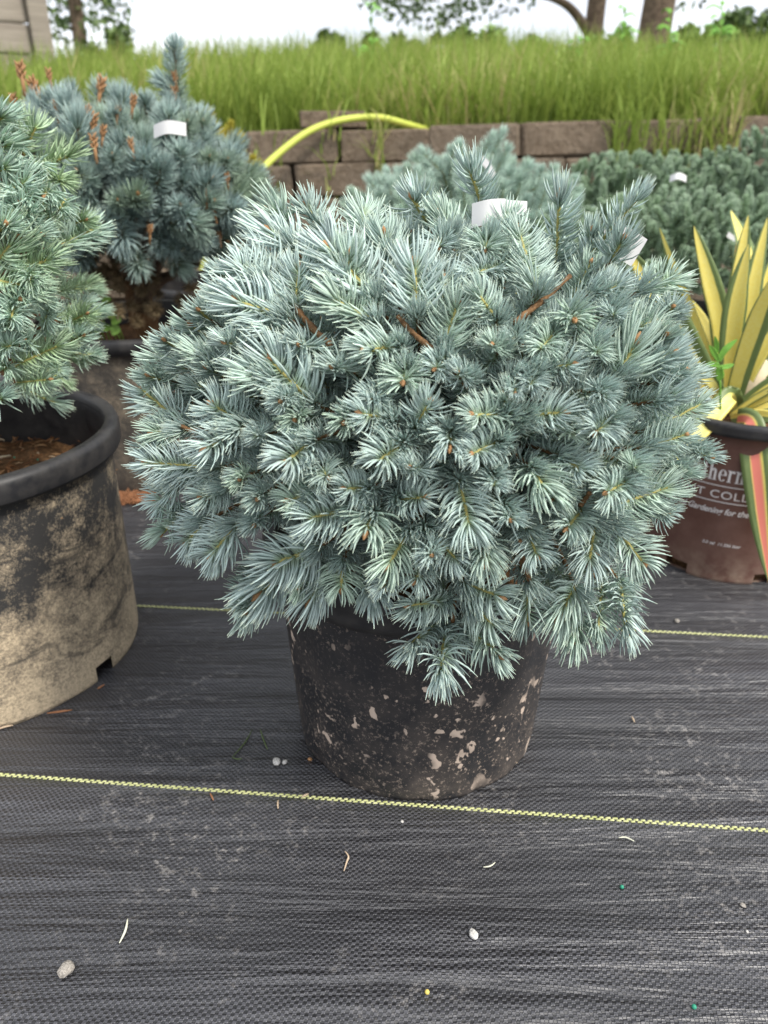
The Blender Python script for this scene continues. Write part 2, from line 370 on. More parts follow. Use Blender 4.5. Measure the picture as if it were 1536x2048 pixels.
# ------------------------------------------------------------------ spruce shoots (built in units of one needle length)
def shoot_arrays(r, seed, n, upb=0.4, wide=1.0, width=0.040, rings=4, sides=3, flat=0.0):
    g = np.random.default_rng(seed)
    q = int(n * (0.78 if r < 2 else 0.86)); s = np.sort(np.clip(np.concatenate([(np.arange(q) + g.uniform(-0.6, 0.6, q)) / q, g.uniform(1 - 0.2 / max(r, 0.6), 1.0, n - q)]), 0, 1))
    k = np.arange(n); phi = k * 2.39996 + g.normal(0, 0.25, n)
    if r > 0.5 and flat > 0:                             # needles part along the top of the twig and sweep to both sides
        th = np.where(k % 2 == 0, 1.0, -1.0) * np.radians(np.clip(g.normal(76, 27, n), 18, 150))
        fl = g.uniform(0, 1, n) < flat
        phi = np.where(fl, np.pi / 2 + th, phi)
    und = np.sin(phi) < -0.45
    keep = ~(und & (g.uniform(0, 1, n) < 0.35 * upb)); s, phi = s[keep], phi[keep]; n = len(s)
    a_base = np.radians(66) * wide; a_tip = np.radians(26) * wide
    tt = np.clip((s - 0.72) / 0.28, 0, 1) if r > 0.8 else s
    alpha = a_base + (a_tip - a_base) * tt + g.normal(0, 0.085, n)
    last = s > 0.97; alpha[last] = g.uniform(0.1, 0.6, last.sum())
    lenn = g.uniform(0.82, 1.08, n) * (1 - 0.12 * tt)
    rad = np.stack([0 * phi, np.cos(phi), np.sin(phi)], 1); ax = np.array([1.0, 0, 0])
    def dirv(al): return ax * np.cos(al)[:, None] + rad * np.sin(al)[:, None]
    d0, d1 = dirv(alpha + 0.25), dirv(alpha - 0.42)
    d1 = d1 + np.array([0, 0, 1.0]) * (upb * g.uniform(0.3, 0.9, n) * (1 - 0.5 * tt))[:, None]
    d1 += g.normal(0, 0.06, (n, 3)); d1 /= np.linalg.norm(d1, axis=1)[:, None]
    p0 = ax * (s * r)[:, None] + rad * 0.03
    V = []; C = []; rr = g.uniform(0, 1, n)
    sd = np.cross(d0, g.normal(0, 1, (n, 3))); sd /= np.linalg.norm(sd, axis=1)[:, None]
    ts = np.linspace(0, 1, rings); ws = np.interp(ts, [0, 0.25, 0.8, 1], [0.6, 1.0, 0.85, 0.18]) * width
    for t, w_ in zip(ts, ws):
        c = p0 + (d0 * t + (d1 - d0) * t * t * 0.5) * lenn[:, None]
        dd = d0 + (d1 - d0) * t; b2 = np.cross(dd, sd); b2 /= np.linalg.norm(b2, axis=1)[:, None] + 1e-9
        for q in range(sides):
            an = 2 * math.pi * q / sides
            V.append(c + (sd * math.cos(an) + b2 * math.sin(an)) * w_); C.append(np.stack([rr, np.full(n, t), np.zeros(n)], 1))
    V = np.stack(V, 1).reshape(-1, 3); C = np.stack(C, 1).reshape(-1, 3); per = rings * sides
    b = (np.arange(n) * per)[:, None]; Fs = []
    for i in range(rings - 1):
        for q in range(sides):
            q2 = (q + 1) % sides
            Fs.append(np.concatenate([b + i * sides + q, b + i * sides + q2, b + (i + 1) * sides + q2, b + (i + 1) * sides + q], 1))
    return V, np.concatenate(Fs, 0), C
def stem_arrays(r, seed, n0, rad=0.062):
    g = random.Random(seed); m = max(4, int(r * 5)); pts = [(r * i / (m - 1), g.uniform(-0.015, 0.015), g.uniform(-0.015, 0.015)) for i in range(m)]
    v, f = tube_arrays(pts, [rad * (1.0 - 0.3 * i / (m - 1)) * g.uniform(0.8, 1.2) for i in range(m)], 6, False)
    # little pegs where needles sit
    return np.array(v), np.array(f) + n0
RATIOS = [0.3, 0.7, 1.2, 1.8, 2.5, 3.4]
SH = {}       # geometry cache (ratio index, seed)
def shoot_geo(ri, k, dens=1.0, low=False, upb=0.3, wide=1.0, width=0.036, flat=0.0):
    key = (ri, k, dens, low, upb, wide, width, flat)
    if key not in SH:
        r = RATIOS[ri]; n = int((50 + 52 * r) * dens)
        SH[key] = shoot_arrays(r, 100 * ri + k, n, upb, wide * (1.3 if ri == 0 else 1.0), width, 3 if low else 4, 3, flat)
    return SH[key]
SM = {}
def shoot_mesh(style, ri, k, **kw):
    key = (style['needle'], style.get('twig', 'twig_olive'), ri, k, tuple(sorted(kw.items())))
    if key not in SM:
        V, Fq, C = shoot_geo(ri, k, **kw); sv, sf = stem_arrays(RATIOS[ri], k, len(V))
        mi = np.concatenate([np.zeros(len(Fq)), np.ones(len(sf))])
        cc = np.concatenate([C, np.zeros((len(sv), 3))])
        SM[key] = mesh_np('shoot', np.concatenate([V, sv]), np.concatenate([Fq, sf]), [M[style['needle']], M[style.get('twig', 'twig_olive')]], midx=mi, col=cc)
    return SM[key]
def bud_mesh(seed):
    g = random.Random(seed); vs, fs = [], []
    for j in range(g.choice([2, 3, 4])):
        a = g.uniform(0, 6.28); d = Vector((1, 0.7 * math.cos(a) * (j > 0), 0.7 * math.sin(a) * (j > 0))).normalized(); l = 0.17 if j == 0 else 0.12
        v, f = tube_arrays([d * 0.0, d * l * 0.45, d * l], [0.045, 0.062 if j == 0 else 0.045, 0.008], 6)
        k = len(vs); vs += v; fs += [tuple(i + k for i in q) for q in f]
    return mesh_np('bud', vs, fs, [M['bud']])
BUDS = [bud_mesh(i) for i in range(4)]
def put_shoot(parent, B, T, nl, style, r_, bud=True, roll=0.0, up=Vector((0, 0, 1)), **kw):
    """B base, T stem tip (world), nl needle length in metres"""
    d = T - B; ln = max(d.length, 1e-4); want = ln / nl
    ri = min(range(len(RATIOS)), key=lambda i: abs(math.log(RATIOS[i] / max(want, 0.2))))
    me = shoot_mesh(style, ri, r_.randrange(3), **kw)
    sx = min(max(ln / RATIOS[ri], nl * 0.75), nl * 1.3)
    o = link('shoot', me, parent); mw = basis(B, d, up, sx, nl, roll)
    o.matrix_parent_inverse = Matrix.Identity(4); o.matrix_basis = Matrix.Translation(-parent.location) @ mw
    if bud:
        b = link('bud', BUDS[r_.randrange(4)], o); b.location = (RATIOS[ri], 0, 0.02); b.scale = (1.5, 1.5, 1.5)
    return o
def join_shoots(name, items, mats, parent, **kw):
    """many shoots in one mesh: items of (matrix, ratio index, k)"""
    Vs, Fs, Cs, n = [], [], [], 0
    for mt, ri, k in items:
        V, Fq, C = shoot_geo(ri, k, **kw)
        A = np.array(mt)[:3]; Vw = V @ A[:, :3].T + A[:, 3] - np.array(parent.location)
        Vs.append(Vw); Fs.append(Fq + n); Cs.append(C); n += len(V)
    o = link(name, mesh_np(name, np.concatenate(Vs), np.concatenate(Fs), mats, col=np.concatenate(Cs)), parent); o['kind'] = 'stuff'
    return o
def ell_hit(px, py, c, rad, s=1.0):
    """nearest hit of the pixel's ray with an ellipsoid, or the ray's closest point to it"""
    d = ray(px, py); o = Vector((0, 0, H)) - c
    D = Vector([d[i] / (rad[i] * s) for i in range(3)]); O = Vector([o[i] / (rad[i] * s) for i in range(3)])
    a, b, cc = D.dot(D), 2 * O.dot(D), O.dot(O) - 1; q = b * b - 4 * a * cc
    t = (-b - math.sqrt(q)) / (2 * a) if q > 0 else -b / (2 * a)
    return Vector((0, 0, H)) + d * t
def outward(p, c, rad):
    return Vector([(p[i] - c[i]) / rad[i] ** 2 for i in range(3)]).normalized()
def fib_dirs(n, r_):
    for i in range(n):
        z = 1 - 2 * (i + 0.5) / n; q = i * 2.39996 + r_.uniform(-0.3, 0.3); k = math.sqrt(max(0, 1 - z * z)); yield Vector((k * math.cos(q), k * math.sin(q), z))

# ------------------------------------------------------------------ the blue globe spruce in the middle
PC = Vector((0.035, 0.642, 0.0))                      # middle pot centre
EC, ER = Vector((0.045, 0.655, 0.345)), Vector((0.262, 0.25, 0.175))
spruce = empty('globe_spruce', (PC.x, PC.y, 0.19)); tag(spruce, 'round silvery blue dwarf spruce shrub in the splashed black pot', 'shrub')
CENTRE = [  # stem base x,y  stem tip x,y  needle length, all in photo pixels
 (965,415,939,337,46),(861,455,825,397,56),(744,488,725,423,48),(655,470,612,415,52),(590,497,539,465,60),(568,440,546,425,55),(752,598,655,495,68),
 (591,615,598,537,50),(754,645,666,599,60),(835,632,829,530,64),(874,640,890,560,55),(887,695,915,612,52),(995,640,952,583,42),(800,690,731,703,55),
 (815,735,807,766,52),(890,720,869,739,46),(885,480,878,497,42),(975,480,969,501,50),(1015,530,940,548,42),(575,633,473,604,64),(627,806,542,722,66),
 (546,757,490,751,54),(416,672,385,651,46),(490,697,450,685,46),(490,603,430,590,48),(370,735,314,713,42),(355,695,332,682,40),(445,752,416,737,42),
 (556,550,515,515,56),(535,570,478,536,56),(572,658,525,661,50),(360,842,285,780,46),(372,858,308,865,40),(432,936,292,925,44),(487,849,425,810,55),
 (480,855,412,897,50),(530,865,513,871,36),(600,825,591,839,46),(575,795,562,803,42),(630,878,572,923,58),(700,830,689,846,46),(490,950,481,959,38),
 (525,985,516,998,42),(458,972,403,995,42),(634,982,578,1002,50),(699,1018,617,1037,54),(372,1020,324,1067,40),(356,965,318,1008,46),(471,1050,422,1112,50),
 (412,1040,373,1086,46),(518,1035,510,1050,42),(637,1096,552,1125,62),(533,1158,494,1220,46),(577,1132,523,1184,54),(686,1118,682,1177,46),(650,1150,621,1200,42),
 (784,840,722,827,46),(808,884,758,921,56),(902,860,899,895,55),(1015,830,944,830,48),(999,882,944,908,46),(985,945,988,972,42),(742,977,690,977,42),
 (795,998,850,995,44),(918,960,940,1055,55),(747,1022,732,1065,64),(822,1058,775,1130,52),(849,1052,915,1120,46),(967,1080,970,1125,52),(830,856,860,805,46),
 (1032,752,1030,785,26),(862,945,820,935,40),(1032,848,1006,791,42),(1145,552,1279,394,46),(1113,536,1118,396,50),(1077,591,1035,456,46),(1275,582,1350,557,46),
 (1180,588,1240,573,46),(1140,625,1148,641,56),(1220,622,1227,631,40),(1035,670,1028,680,40),(1112,662,1080,700,42),(1236,754,1269,687,60),(1085,738,1145,729,46),
 (1295,728,1345,708,52),(1240,662,1310,645,50),(1172,560,1182,465,46),(1065,745,1060,772,42),(1050,830,1126,826,46),(1219,836,1191,865,50),(1125,850,1145,867,42),
 (1300,862,1402,808,36),(1289,896,1370,870,40),(1376,900,1420,914,34),(1215,1016,1335,975,46),(1064,934,1090,982,60),(1119,911,1162,942,50),(1198,780,1204,796,46),
 (1164,1019,1132,1057,46),(1191,1040,1178,1125,48),(1227,1050,1285,1125,50),(1054,1055,1074,1112,46),(1057,1161,1054,1242,38),(1152,1171,1120,1226,46),
 (1160,1234,1145,1278,40),(1204,1168,1194,1262,36),(1240,1158,1252,1262,40),(1262,925,1270,937,40),(1310,802,1355,790,45),(1250,965,1212,985,45),
 (893,1200,817,1211,34),(882,1237,815,1294,40),(893,1246,882,1348,46),(929,1246,1000,1310,38),(942,1206,987,1250,36),(929,1165,1000,1193,38),(856,1115,830,1162,38),
 (740,1150,752,1190,42),(610,1150,600,1172,42),(780,1130,770,1175,40),(1330,640,1345,615,40),(1325,760,1372,742,40),(1290,1010,1335,1030,40),(1340,935,1375,950,36),
 (690,560,700,510,52),(780,520,770,470,48),(1010,480,1012,430,42),(905,470,880,430,44),(1225,520,1245,480,44),(640,700,600,690,52),(700,740,665,735,48),(940,760,915,745,42),
 (1000,700,985,690,42),(1180,690,1195,705,44),(1310,690,1330,672,42),(760,790,740,800,46),(640,930,655,955,44),(860,1090,865,1110,42),(1010,1010,1020,1040,44),(1120,980,1105,1000,40),
 (420,640,400,622,42),(455,555,440,548,44),(430,720,385,705,44),(330,760,300,752,38),(335,905,300,895,40),(390,940,340,955,40)]
rs = random.Random(11)
BLUE = {'needle': 'needle_blue'}
core = EC + Vector((0, 0.02, -0.05))
placed = []
for (bx, by, tx, ty, nl) in CENTRE:
    px_len = math.hypot(bx - tx, by - ty)
    lift = rs.uniform(0.96, 1.02)
    T = ell_hit(tx, ty, EC, ER, lift)
    if ty > 1180:                                       # twigs drooping over the pot stay in front of it
        T = at_y(tx, ty, min(T.y, PC.y - 0.185 + 0.5 * ((T.x - PC.x) ** 2)))
    nm = (1.75 if ty > 1180 else 1.36 if px_len > 30 else 1.25) * nl / F * depth(T)
    s_in = 0.93 if px_len > 45 else 0.86
    B = ell_hit(bx, by, EC, ER, s_in * lift)
    if ty > 1180: B = at_y(bx, by, max(min(B.y, T.y + 0.05), T.y - 0.01))
    lim = px_len / F * depth(T)
    if (B - T).length > 1.25 * lim + 0.022:             # keep the shoot's real length plausible
        r_ = ray(bx, by); t = depth(T) + 0.35 * lim + 0.012; B = Vector((0, 0, H)) + r_ * t
    put_shoot(spruce, B, T, nm, BLUE, rs, up=outward(T, EC, ER) * 0.75 + Vector((rs.uniform(-.25, .25), -0.15, 0.45)), bud=rs.random() < 0.75, dens=0.86, flat=0.85)
    placed.append((B, T))
n_exp = len(placed)
# hidden sides and gaps between them
for d in fib_dirs(330, rs):
    if len(placed) >= 296: break
    p = EC + Vector([d[i] * ER[i] for i in range(3)]) * rs.uniform(0.78, 0.88)
    facing = d.dot((Vector((0, 0, H)) - p).normalized())
    if d.z < -0.62 and math.hypot(p.x - PC.x, p.y - PC.y) < 0.17: continue
    if facing > 0.2 and rs.random() < 0.45: continue
    o_ = (outward(p, EC, ER) + Vector((rs.uniform(-.5, .5), rs.uniform(-.5, .5), rs.uniform(-.2, .5)))).normalized()
    l = rs.uniform(0.025, 0.055)
    put_shoot(spruce, p - o_ * l, p, rs.uniform(0.019, 0.024), BLUE, rs, bud=rs.random() < 0.5, up=o_ + Vector((0, -.2, .6)), dens=0.86, flat=0.85)
    placed.append((p - o_ * l, p))
items = []
for d in fib_dirs(330, rs):
    p = EC + Vector([d[i] * ER[i] for i in range(3)]) * rs.uniform(0.55, 0.86)
    if p.z < 0.22 and math.hypot(p.x - PC.x, p.y - PC.y) < 0.16: continue
    o_ = (outward(p, EC, ER) + Vector((rs.uniform(-.7, .7), rs.uniform(-.7, .7), rs.uniform(-.3, .6)))).normalized()
    items.append((basis(p - o_ * 0.04, o_, Vector((0, 0, 1)), 0.02, 0.02), rs.choice([1, 2, 3]), rs.randrange(3)))
for B, T in placed[:n_exp]:                              # older needles clothing the twig behind each shoot
    Q = B.lerp(core, 0.3) + Vector((rs.uniform(-.006, .006), 0.004, rs.uniform(-.006, .006))); d = (B - Q); l = d.length / 0.02
    ri = min(range(len(RATIOS)), key=lambda i: abs(RATIOS[i] - l)); items.append((basis(Q, d, Vector((0, 0, 1)), d.length / RATIOS[ri] * 1.05, 0.017), ri, rs.randrange(3)))
join_shoots('inner_foliage', items, [M['needle_blue']], spruce, low=True)
def limb(parent, pts, r0, r1, name='branch', mat='twig_brown', n=6):
    loc = Vector(parent.location); pts = [Vector(p) - loc for p in smooth_path(pts, 9)]; m = len(pts)
    return tube(name, pts, [(r0 + (r1 - r0) * i / (m - 1)) * rnd.uniform(0.75, 1.25) for i in range(m)], M[mat], parent, n)
limb(spruce, [(PC.x, PC.y, 0.18), (PC.x + 0.006, PC.y + 0.004, 0.25), (PC.x - 0.004, PC.y, 0.33), (PC.x + 0.01, PC.y, 0.42)], 0.014, 0.007, 'trunk')
for B, T in placed[:n_exp]:
    ins = B - (T - B).normalized() * 0.02
    limb(spruce, [B + (T - B) * 0.06, ins.lerp(core, 0.25), B.lerp(core, 0.75) - Vector((0, 0, 0.02))], 0.0013, 0.0026, 'branch', n=5)
for p, q, r_ in (((1140, 552), (1028, 645), 0.0036), ((588, 612), (660, 690), 0.0042), ((795, 632), (868, 700), 0.0034), ((905, 735), (938, 775), 0.003), ((918, 1140), (905, 1245), 0.0026), ((1180, 985), (1160, 1012), 0.003), ((850, 1120), (825, 1165), 0.0026), ((1040, 1080), (1058, 1160), 0.0026), ((360, 850), (392, 862), 0.003)):
    a = ell_hit(*p, EC, ER, 0.94); b = ell_hit(*q, EC, ER, 0.925)
    if p[1] > 1130: a = at_y(*p, 0.475); b = at_y(*q, 0.472)
    limb(spruce, [a, (a + b) / 2 + Vector((0, 0.002, -0.002)), b], r_ * 0.5, r_ * 0.62, 'branch')

# ------------------------------------------------------------------ other shrubs built from outward shoots
def dome(name, label, loc, EC, ER, n, nl, ln, style, seed, group=None, cat='shrub', upw=0.2, zmin=-0.5, inner=120, face=None, bud=0.3, jit=0.4, kw={}, rr=(0.9, 1.06)):
    r_ = random.Random(seed); root = empty(name, loc); tag(root, label, cat, group)
    k = 0
    for d in fib_dirs(n, r_):
        if d.z < zmin: continue
        p = EC + Vector([d[i] * ER[i] for i in range(3)]) * r_.uniform(*rr)
        if face is not None and not face(p, d): continue
        if k >= 298: break
        o_ = (outward(p, EC, ER) + Vector((r_.uniform(-jit, jit), r_.uniform(-jit, jit), r_.uniform(-jit, jit) + upw))).normalized()
        l = r_.uniform(*ln); put_shoot(root, p - o_ * l, p, r_.uniform(*nl), style, r_, bud=r_.random() < bud, up=Vector((r_.uniform(-.4, .4), r_.uniform(-.4, .4), 1)), **kw); k += 1
    items = []
    for d in fib_dirs(inner, r_):
        p = EC + Vector([d[i] * ER[i] for i in range(3)]) * r_.uniform(0.55, 0.88)
        if d.z < zmin * 0.9: continue
        o_ = (outward(p, EC, ER) + Vector((r_.uniform(-.6, .6), r_.uniform(-.6, .6), upw))).normalized(); s_ = sum(nl) / 2
        items.append((basis(p - o_ * sum(ln) / 2, o_, Vector((0, 0, 1)), s_, s_), r_.choice([1, 2]), r_.randrange(3)))
    join_shoots('inner_foliage', items, [M[style['needle']]], root, low=True, **{k_: v_ for k_, v_ in kw.items() if k_ not in ('low',)})
    return root

# --- spruce in the big pot at the left edge
LC = Vector((-0.484, 0.77, 0.0))
LEC, LER = LC + Vector((0, 0, 0.43)), Vector((0.2, 0.2, 0.2))
LEFT = [(46,312,70,254,44),(-10,400,56,363,46),(84,330,146,310,36),(75,325,67,335,36),(98,380,88,392,38),(45,456,47,420,36),(100,430,91,441,36),(-6,522,32,480,48),(123,492,190,456,38),
 (130,452,170,440,30),(75,500,108,512,32),(20,544,100,520,42),(-10,560,70,577,40),(86,662,98,620,32),(130,647,172,628,28),(117,690,164,672,32),(29,732,120,690,32),(14,730,7,741,30),
 (29,766,98,759,28),(-20,785,4,800,36),(0,640,20,652,36),(-16,296,12,290,46),(100,722,118,744,24),(-20,350,10,335,42),(40,420,10,440,42),(30,610,20,640,36),(-10,700,30,690,34),(60,590,85,600,32),
 (20,470,80,470,36),(60,390,40,400,40),(110,350,120,365,34),(130,400,118,420,32),(60,540,60,560,36),(-10,470,10,450,44),(10,600,40,600,36),(60,690,50,680,30),(-30,250,5,235,44)]
ls = empty('potted_spruce', (LC.x, LC.y, 0.22)); tag(ls, 'yellow-tipped blue spruce in the wide black pot with mulch and a thick rim', 'shrub')
GRN = {'needle': 'needle_left'}
for (bx, by, tx, ty, nl) in LEFT:
    T = ell_hit(tx, ty, LEC, LER, rs.uniform(0.97, 1.03)); B = ell_hit(bx, by, LEC, LER, 0.86)
    lim = math.hypot(bx - tx, by - ty) / F * depth(T)
    if (B - T).length > 1.3 * lim + 0.02: B = Vector((0, 0, H)) + ray(bx, by) * (depth(T) + 0.3 * lim + 0.012)
    put_shoot(ls, B, T, 1.5 * nl / F * depth(T), GRN, rs, bud=rs.random() < 0.4, up=outward(T, LEC, LER) * .75 + Vector((0, -.15, .5)), dens=0.86, flat=0.85)
    limb(ls, [B + (T - B) * 0.06, B.lerp(LEC, 0.3), B.lerp(LEC, 0.8)], 0.002, 0.004, 'branch', n=5)
for d in fib_dirs(230, rs):
    p = LEC + Vector([d[i] * LER[i] for i in range(3)]) * rs.uniform(0.8, 0.98)
    if d.z < -0.8 or (p.x < -0.62): continue
    o_ = (d + Vector((rs.uniform(-.5, .5), rs.uniform(-.5, .5), rs.uniform(-.2, .4)))).normalized(); l = rs.uniform(0.03, 0.05)
    if d.dot((Vector((0, 0, H)) - p).normalized()) > 0.15: 
        if rs.random() < 0.55: continue
        p = LEC + (p - LEC) * 0.74
    put_shoot(ls, p - o_ * l, p, rs.uniform(0.02, 0.025), GRN, rs, bud=False, dens=0.86, flat=0.85)
limb(ls, [LC + Vector((0, 0, 0.2)), LC + Vector((0.005, 0, 0.35)), LC + Vector((0, 0, 0.6))], 0.016, 0.006, 'trunk')

# --- spruce with a leader behind it
BC = Vector((-0.45, 1.40, 0.0))
BEC, BER = BC + Vector((0.0, 0, 0.485)), Vector((0.235, 0.22, 0.145))
STEEL = {'needle': 'needle_steel', 'twig': 'twig_brown'}
bs = dome('budding_spruce', 'dense steel blue spruce with brown buds and an upright leader', (BC.x, BC.y, 0.24), BEC, BER, 215, (0.030, 0.038), (0.02, 0.05), STEEL, 21, upw=0.25, zmin=-0.75, bud=0.35, inner=330, rr=(0.82, 1.12), kw={'width': 0.034, 'dens': 1.25, 'upb': 0.15})
lead = [(352, 250), (350, 200), (352, 150), (350, 105)]
lp = [at_y(x, y, 1.40) for x, y in lead]
limb(bs, lp, 0.007, 0.004, 'leader_stem')
for (b, t, nl) in (((354, 215), (352, 150), 24), ((352, 150), (350, 95), 24), ((352, 185), (325, 165), 26), ((352, 200), (340, 175), 24), ((356, 250), (356, 215), 24)):
    put_shoot(bs, at_y(*b, 1.39), at_y(*t, 1.385), 1.3 * nl / F * 1.33, STEEL, rs, dens=1.25, width=0.034)
for (x, y, nl) in ((375, 245, 32), (405, 245, 32), (420, 315, 28), (232, 225, 28), (140, 178, 24), (60, 240, 28), (150, 235, 28), (225, 310, 30), (330, 330, 30), (455, 320, 28), (500, 385, 28), (235, 400, 30), (360, 410, 30), (150, 410, 30), (290, 400, 30)):
    T = ell_hit(x, y, BEC, BER, 1.05); o_ = (outward(T, BEC, BER) * 0.7 + (Vector((0, 0, H)) - T).normalized() * 0.5 + Vector((0, 0, 0.3))).normalized()
    put_shoot(bs, T - o_ * 0.03, T, 1.15 * nl / F * depth(T), STEEL, rs, dens=1.25, width=0.034, upb=0.15)
def scaly_bud(parent, p, h, r, up=Vector((0, 0, 1))):
    vs, fs = [], []; g = rs
    for j in range(16):
        t = j / 16; a = j * 2.4; rad = r * (0.55 + 0.45 * math.sin(t * 3.0))
        c = Vector((rad * math.cos(a) * 0.6, rad * math.sin(a) * 0.6, h * t)); d = Vector((math.cos(a) * 0.55, math.sin(a) * 0.55, 0.9)).normalized()
        v, f = tube_arrays([c, c + d * r * 0.7, c + d * r * 1.5], [r * 0.28, r * 0.34, r * 0.05], 5); k = len(vs); vs += v; fs += [tuple(i + k for i in q) for q in f]
    v, f = tube_arrays([(0, 0, -h), (0, 0, 0), (0, 0, h)], [r * 0.5, r * 0.55, r * 0.3], 6); k = len(vs); vs += v; fs += [tuple(i + k for i in q) for q in f]
    o = link('bud_cluster', mesh_np('bud_cluster', vs, fs, [M['bud']]), parent)
    o.location = p - Vector(parent.location); o.rotation_euler = (rs.uniform(-.3, .3), rs.uniform(-.3, .3), rs.uniform(0, 6))
for (x, y, h) in ((45, 160, .03), (75, 195, .035), (200, 185, .03), (30, 215, .025), (265, 215, .022), (185, 255, .025), (115, 225, .02), (300, 470, .018), (415, 400, .018), (455, 365, .018), (430, 430, .018), (440, 480, .016), (480, 455, .016), (190, 300, .025), (205, 275, .02), (235, 235, .02), (265, 300, .02), (350, 195, .02), (352, 165, .018), (100, 160, .02), (180, 235, .02)):
    p = ell_hit(x, y, BEC, BER, 1.02) if not 340 < x < 360 else at_y(x, y, 1.375); scaly_bud(bs, p, h * 0.75, h * 0.2)
limb(bs, [BC + Vector((0.02, 0, 0.2)), BC + Vector((0.0, 0.01, 0.32)), BC + Vector((0, 0, 0.5))], 0.03, 0.018, 'trunk')
for k in range(14):
    a = rs.uniform(0, 6.28); limb(bs, [BC + Vector((0, 0, 0.28 + 0.008 * k)), BC + Vector((0.08 * math.cos(a), 0.08 * math.sin(a), 0.36)), BC + Vector((0.19 * math.cos(a), 0.17 * math.sin(a), 0.46))], 0.01, 0.004, 'branch', 'bark')
items = []
for k in range(46):
    a = rs.uniform(3.3, 6.1); p = BC + Vector((rs.uniform(.04, .17) * math.cos(a), rs.uniform(.04, .17) * math.sin(a), rs.uniform(0.29, 0.42)))
    o_ = Vector((rs.uniform(-1, 1), -1, rs.uniform(-.6, .6))).normalized(); items.append((basis(p, o_, Vector((0, 0, 1)), 0.02, 0.02), rs.choice([1, 2]), rs.randrange(3)))
join_shoots('dry_twigs', items, [M['needle_dry']], bs, low=True)

# --- pale spruce behind the globe spruce, golden conifer and three junipers
PALE = {'needle': 'needle_pale'}
P1 = Vector((0.215, 1.95, 0.0))
pale = dome('pale_spruce', 'pale soft blue spruce shrub standing in front of the block wall', (P1.x, P1.y, 0.23), P1 + Vector((-0.01, 0, 0.41)), Vector((0.285, 0.24, 0.135)), 220, (0.022, 0.03), (0.05, 0.09), PALE, 31, upw=0.55, zmin=-0.4, inner=110, bud=0.1, kw={'width': 0.036})
for (b, t) in (((965, 350), (1005, 268)), ((940, 345), (985, 275)), ((985, 355), (1015, 300)), ((900, 355), (905, 300)), ((890, 350), (845, 305)), ((1010, 370), (1060, 335)), ((1040, 390), (1110, 362)), ((1060, 395), (1145, 360)), ((930, 330), (918, 290)), ((870, 370), (830, 318)), ((760, 430), (705, 385)), ((780, 420), (740, 362)), ((740, 440), (690, 410)), ((800, 410), (770, 360))):
    put_shoot(pale, at_y(*b, 1.9), at_y(*t, 1.9), 0.027, PALE, rs, bud=False, width=0.036)
G1 = Vector((-0.40, 1.88, 0.0))
dome('golden_conifer', 'small golden yellow conifer half hidden behind the steel blue spruce', (G1.x, G1.y, 0.23), G1 + Vector((0, 0, 0.45)), Vector((0.12, 0.1, 0.18)), 120, (0.014, 0.02), (0.02, 0.04), {'needle': 'needle_gold'}, 33, upw=0.6, inner=60, bud=0, kw={'low': True})
JUN = {'needle': 'needle_juniper', 'twig': 'twig_brown'}
JKW = {'low': True, 'width': 0.062, 'dens': 1.4, 'upb': 0.1}
JUNIPERS = [('spreading blue green juniper behind the yellow yucca', Vector((0.62, 1.55, 0)), Vector((0, 0, 0.37)), Vector((0.33, 0.25, 0.11)), 41),
            ('low juniper mound at the foot of the wall beside the pale spruce', Vector((0.72, 2.22, 0)), Vector((0, 0, 0.425)), Vector((0.30, 0.26, 0.125)), 42),
            ('tall dark green juniper mound under the drooping dry grass', Vector((1.12, 2.12, 0)), Vector((0, 0, 0.45)), Vector((0.32, 0.3, 0.165)), 43)]
for lb, b, e, rd, sd in JUNIPERS:
    dome('juniper', lb, (b.x, b.y, 0.2), b + e, rd, 640, (0.011, 0.015), (0.02, 0.038), JUN, sd, group=None, upw=0.5, zmin=-0.55, inner=900, bud=0, jit=0.8, rr=(0.88, 1.12), kw=JKW, face=lambda p, d: d.y < 0.45)
# ------------------------------------------------------------------ pots
def lathe(name, prof, mats, n=64, parent=None, skip=None, facet=None):
    vs, uv, fs = [], [], []
    for (r, z) in prof:
        for k in range(n + 1):
            a = 2 * math.pi * k / n; rr = r * (facet(a, z) if facet else 1)
            vs.append((rr * math.cos(a), rr * math.sin(a), z)); uv.append((a, z))
    m = n + 1
    for i in range(len(prof) - 1):
        for k in range(n):
            if skip and skip(2 * math.pi * (k + 0.5) / n, (prof[i][1] + prof[i + 1][1]) / 2, i): continue
            fs.append((i * m + k, i * m + k + 1, (i + 1) * m + k + 1, (i + 1) * m + k))
    me = mesh_np(name, vs, fs, mats, uv=uv)
    return link(name, me, parent)
def disc(name, r, z, mat, parent, n=40, bump=0.004, seed=0):
    g = random.Random(seed); vs = [(0, 0, z)]; fs = []
    for j in range(1, 9):
        for k in range(n):
            a = 2 * math.pi * k / n; q = r * j / 8; vs.append((q * math.cos(a), q * math.sin(a), z + g.uniform(-bump, bump)))
    for k in range(n): fs.append((0, 1 + k, 1 + (k + 1) % n))
    for j in range(7):
        for k in range(n): fs.append((1 + j * n + k, 1 + (j + 1) * n + k, 1 + (j + 1) * n + (k + 1) % n, 1 + j * n + (k + 1) % n))
    return link(name, mesh_np(name, vs, fs, [mat]), parent)
sm = Mat('potting_mulch', 0.95, 0.1); sv_ = sm.coord()
sm.color(sm.ramp(sm.noise(sv_, 130, 6, 0.7), [(0.3, (0.035, 0.022, 0.014)), (0.55, (0.14, 0.075, 0.035)), (0.75, (0.30, 0.17, 0.08))])); sm.normal(sm.bump(sm.noise(sv_, 220, 4), 0.004))
M['mulch'] = sm.m

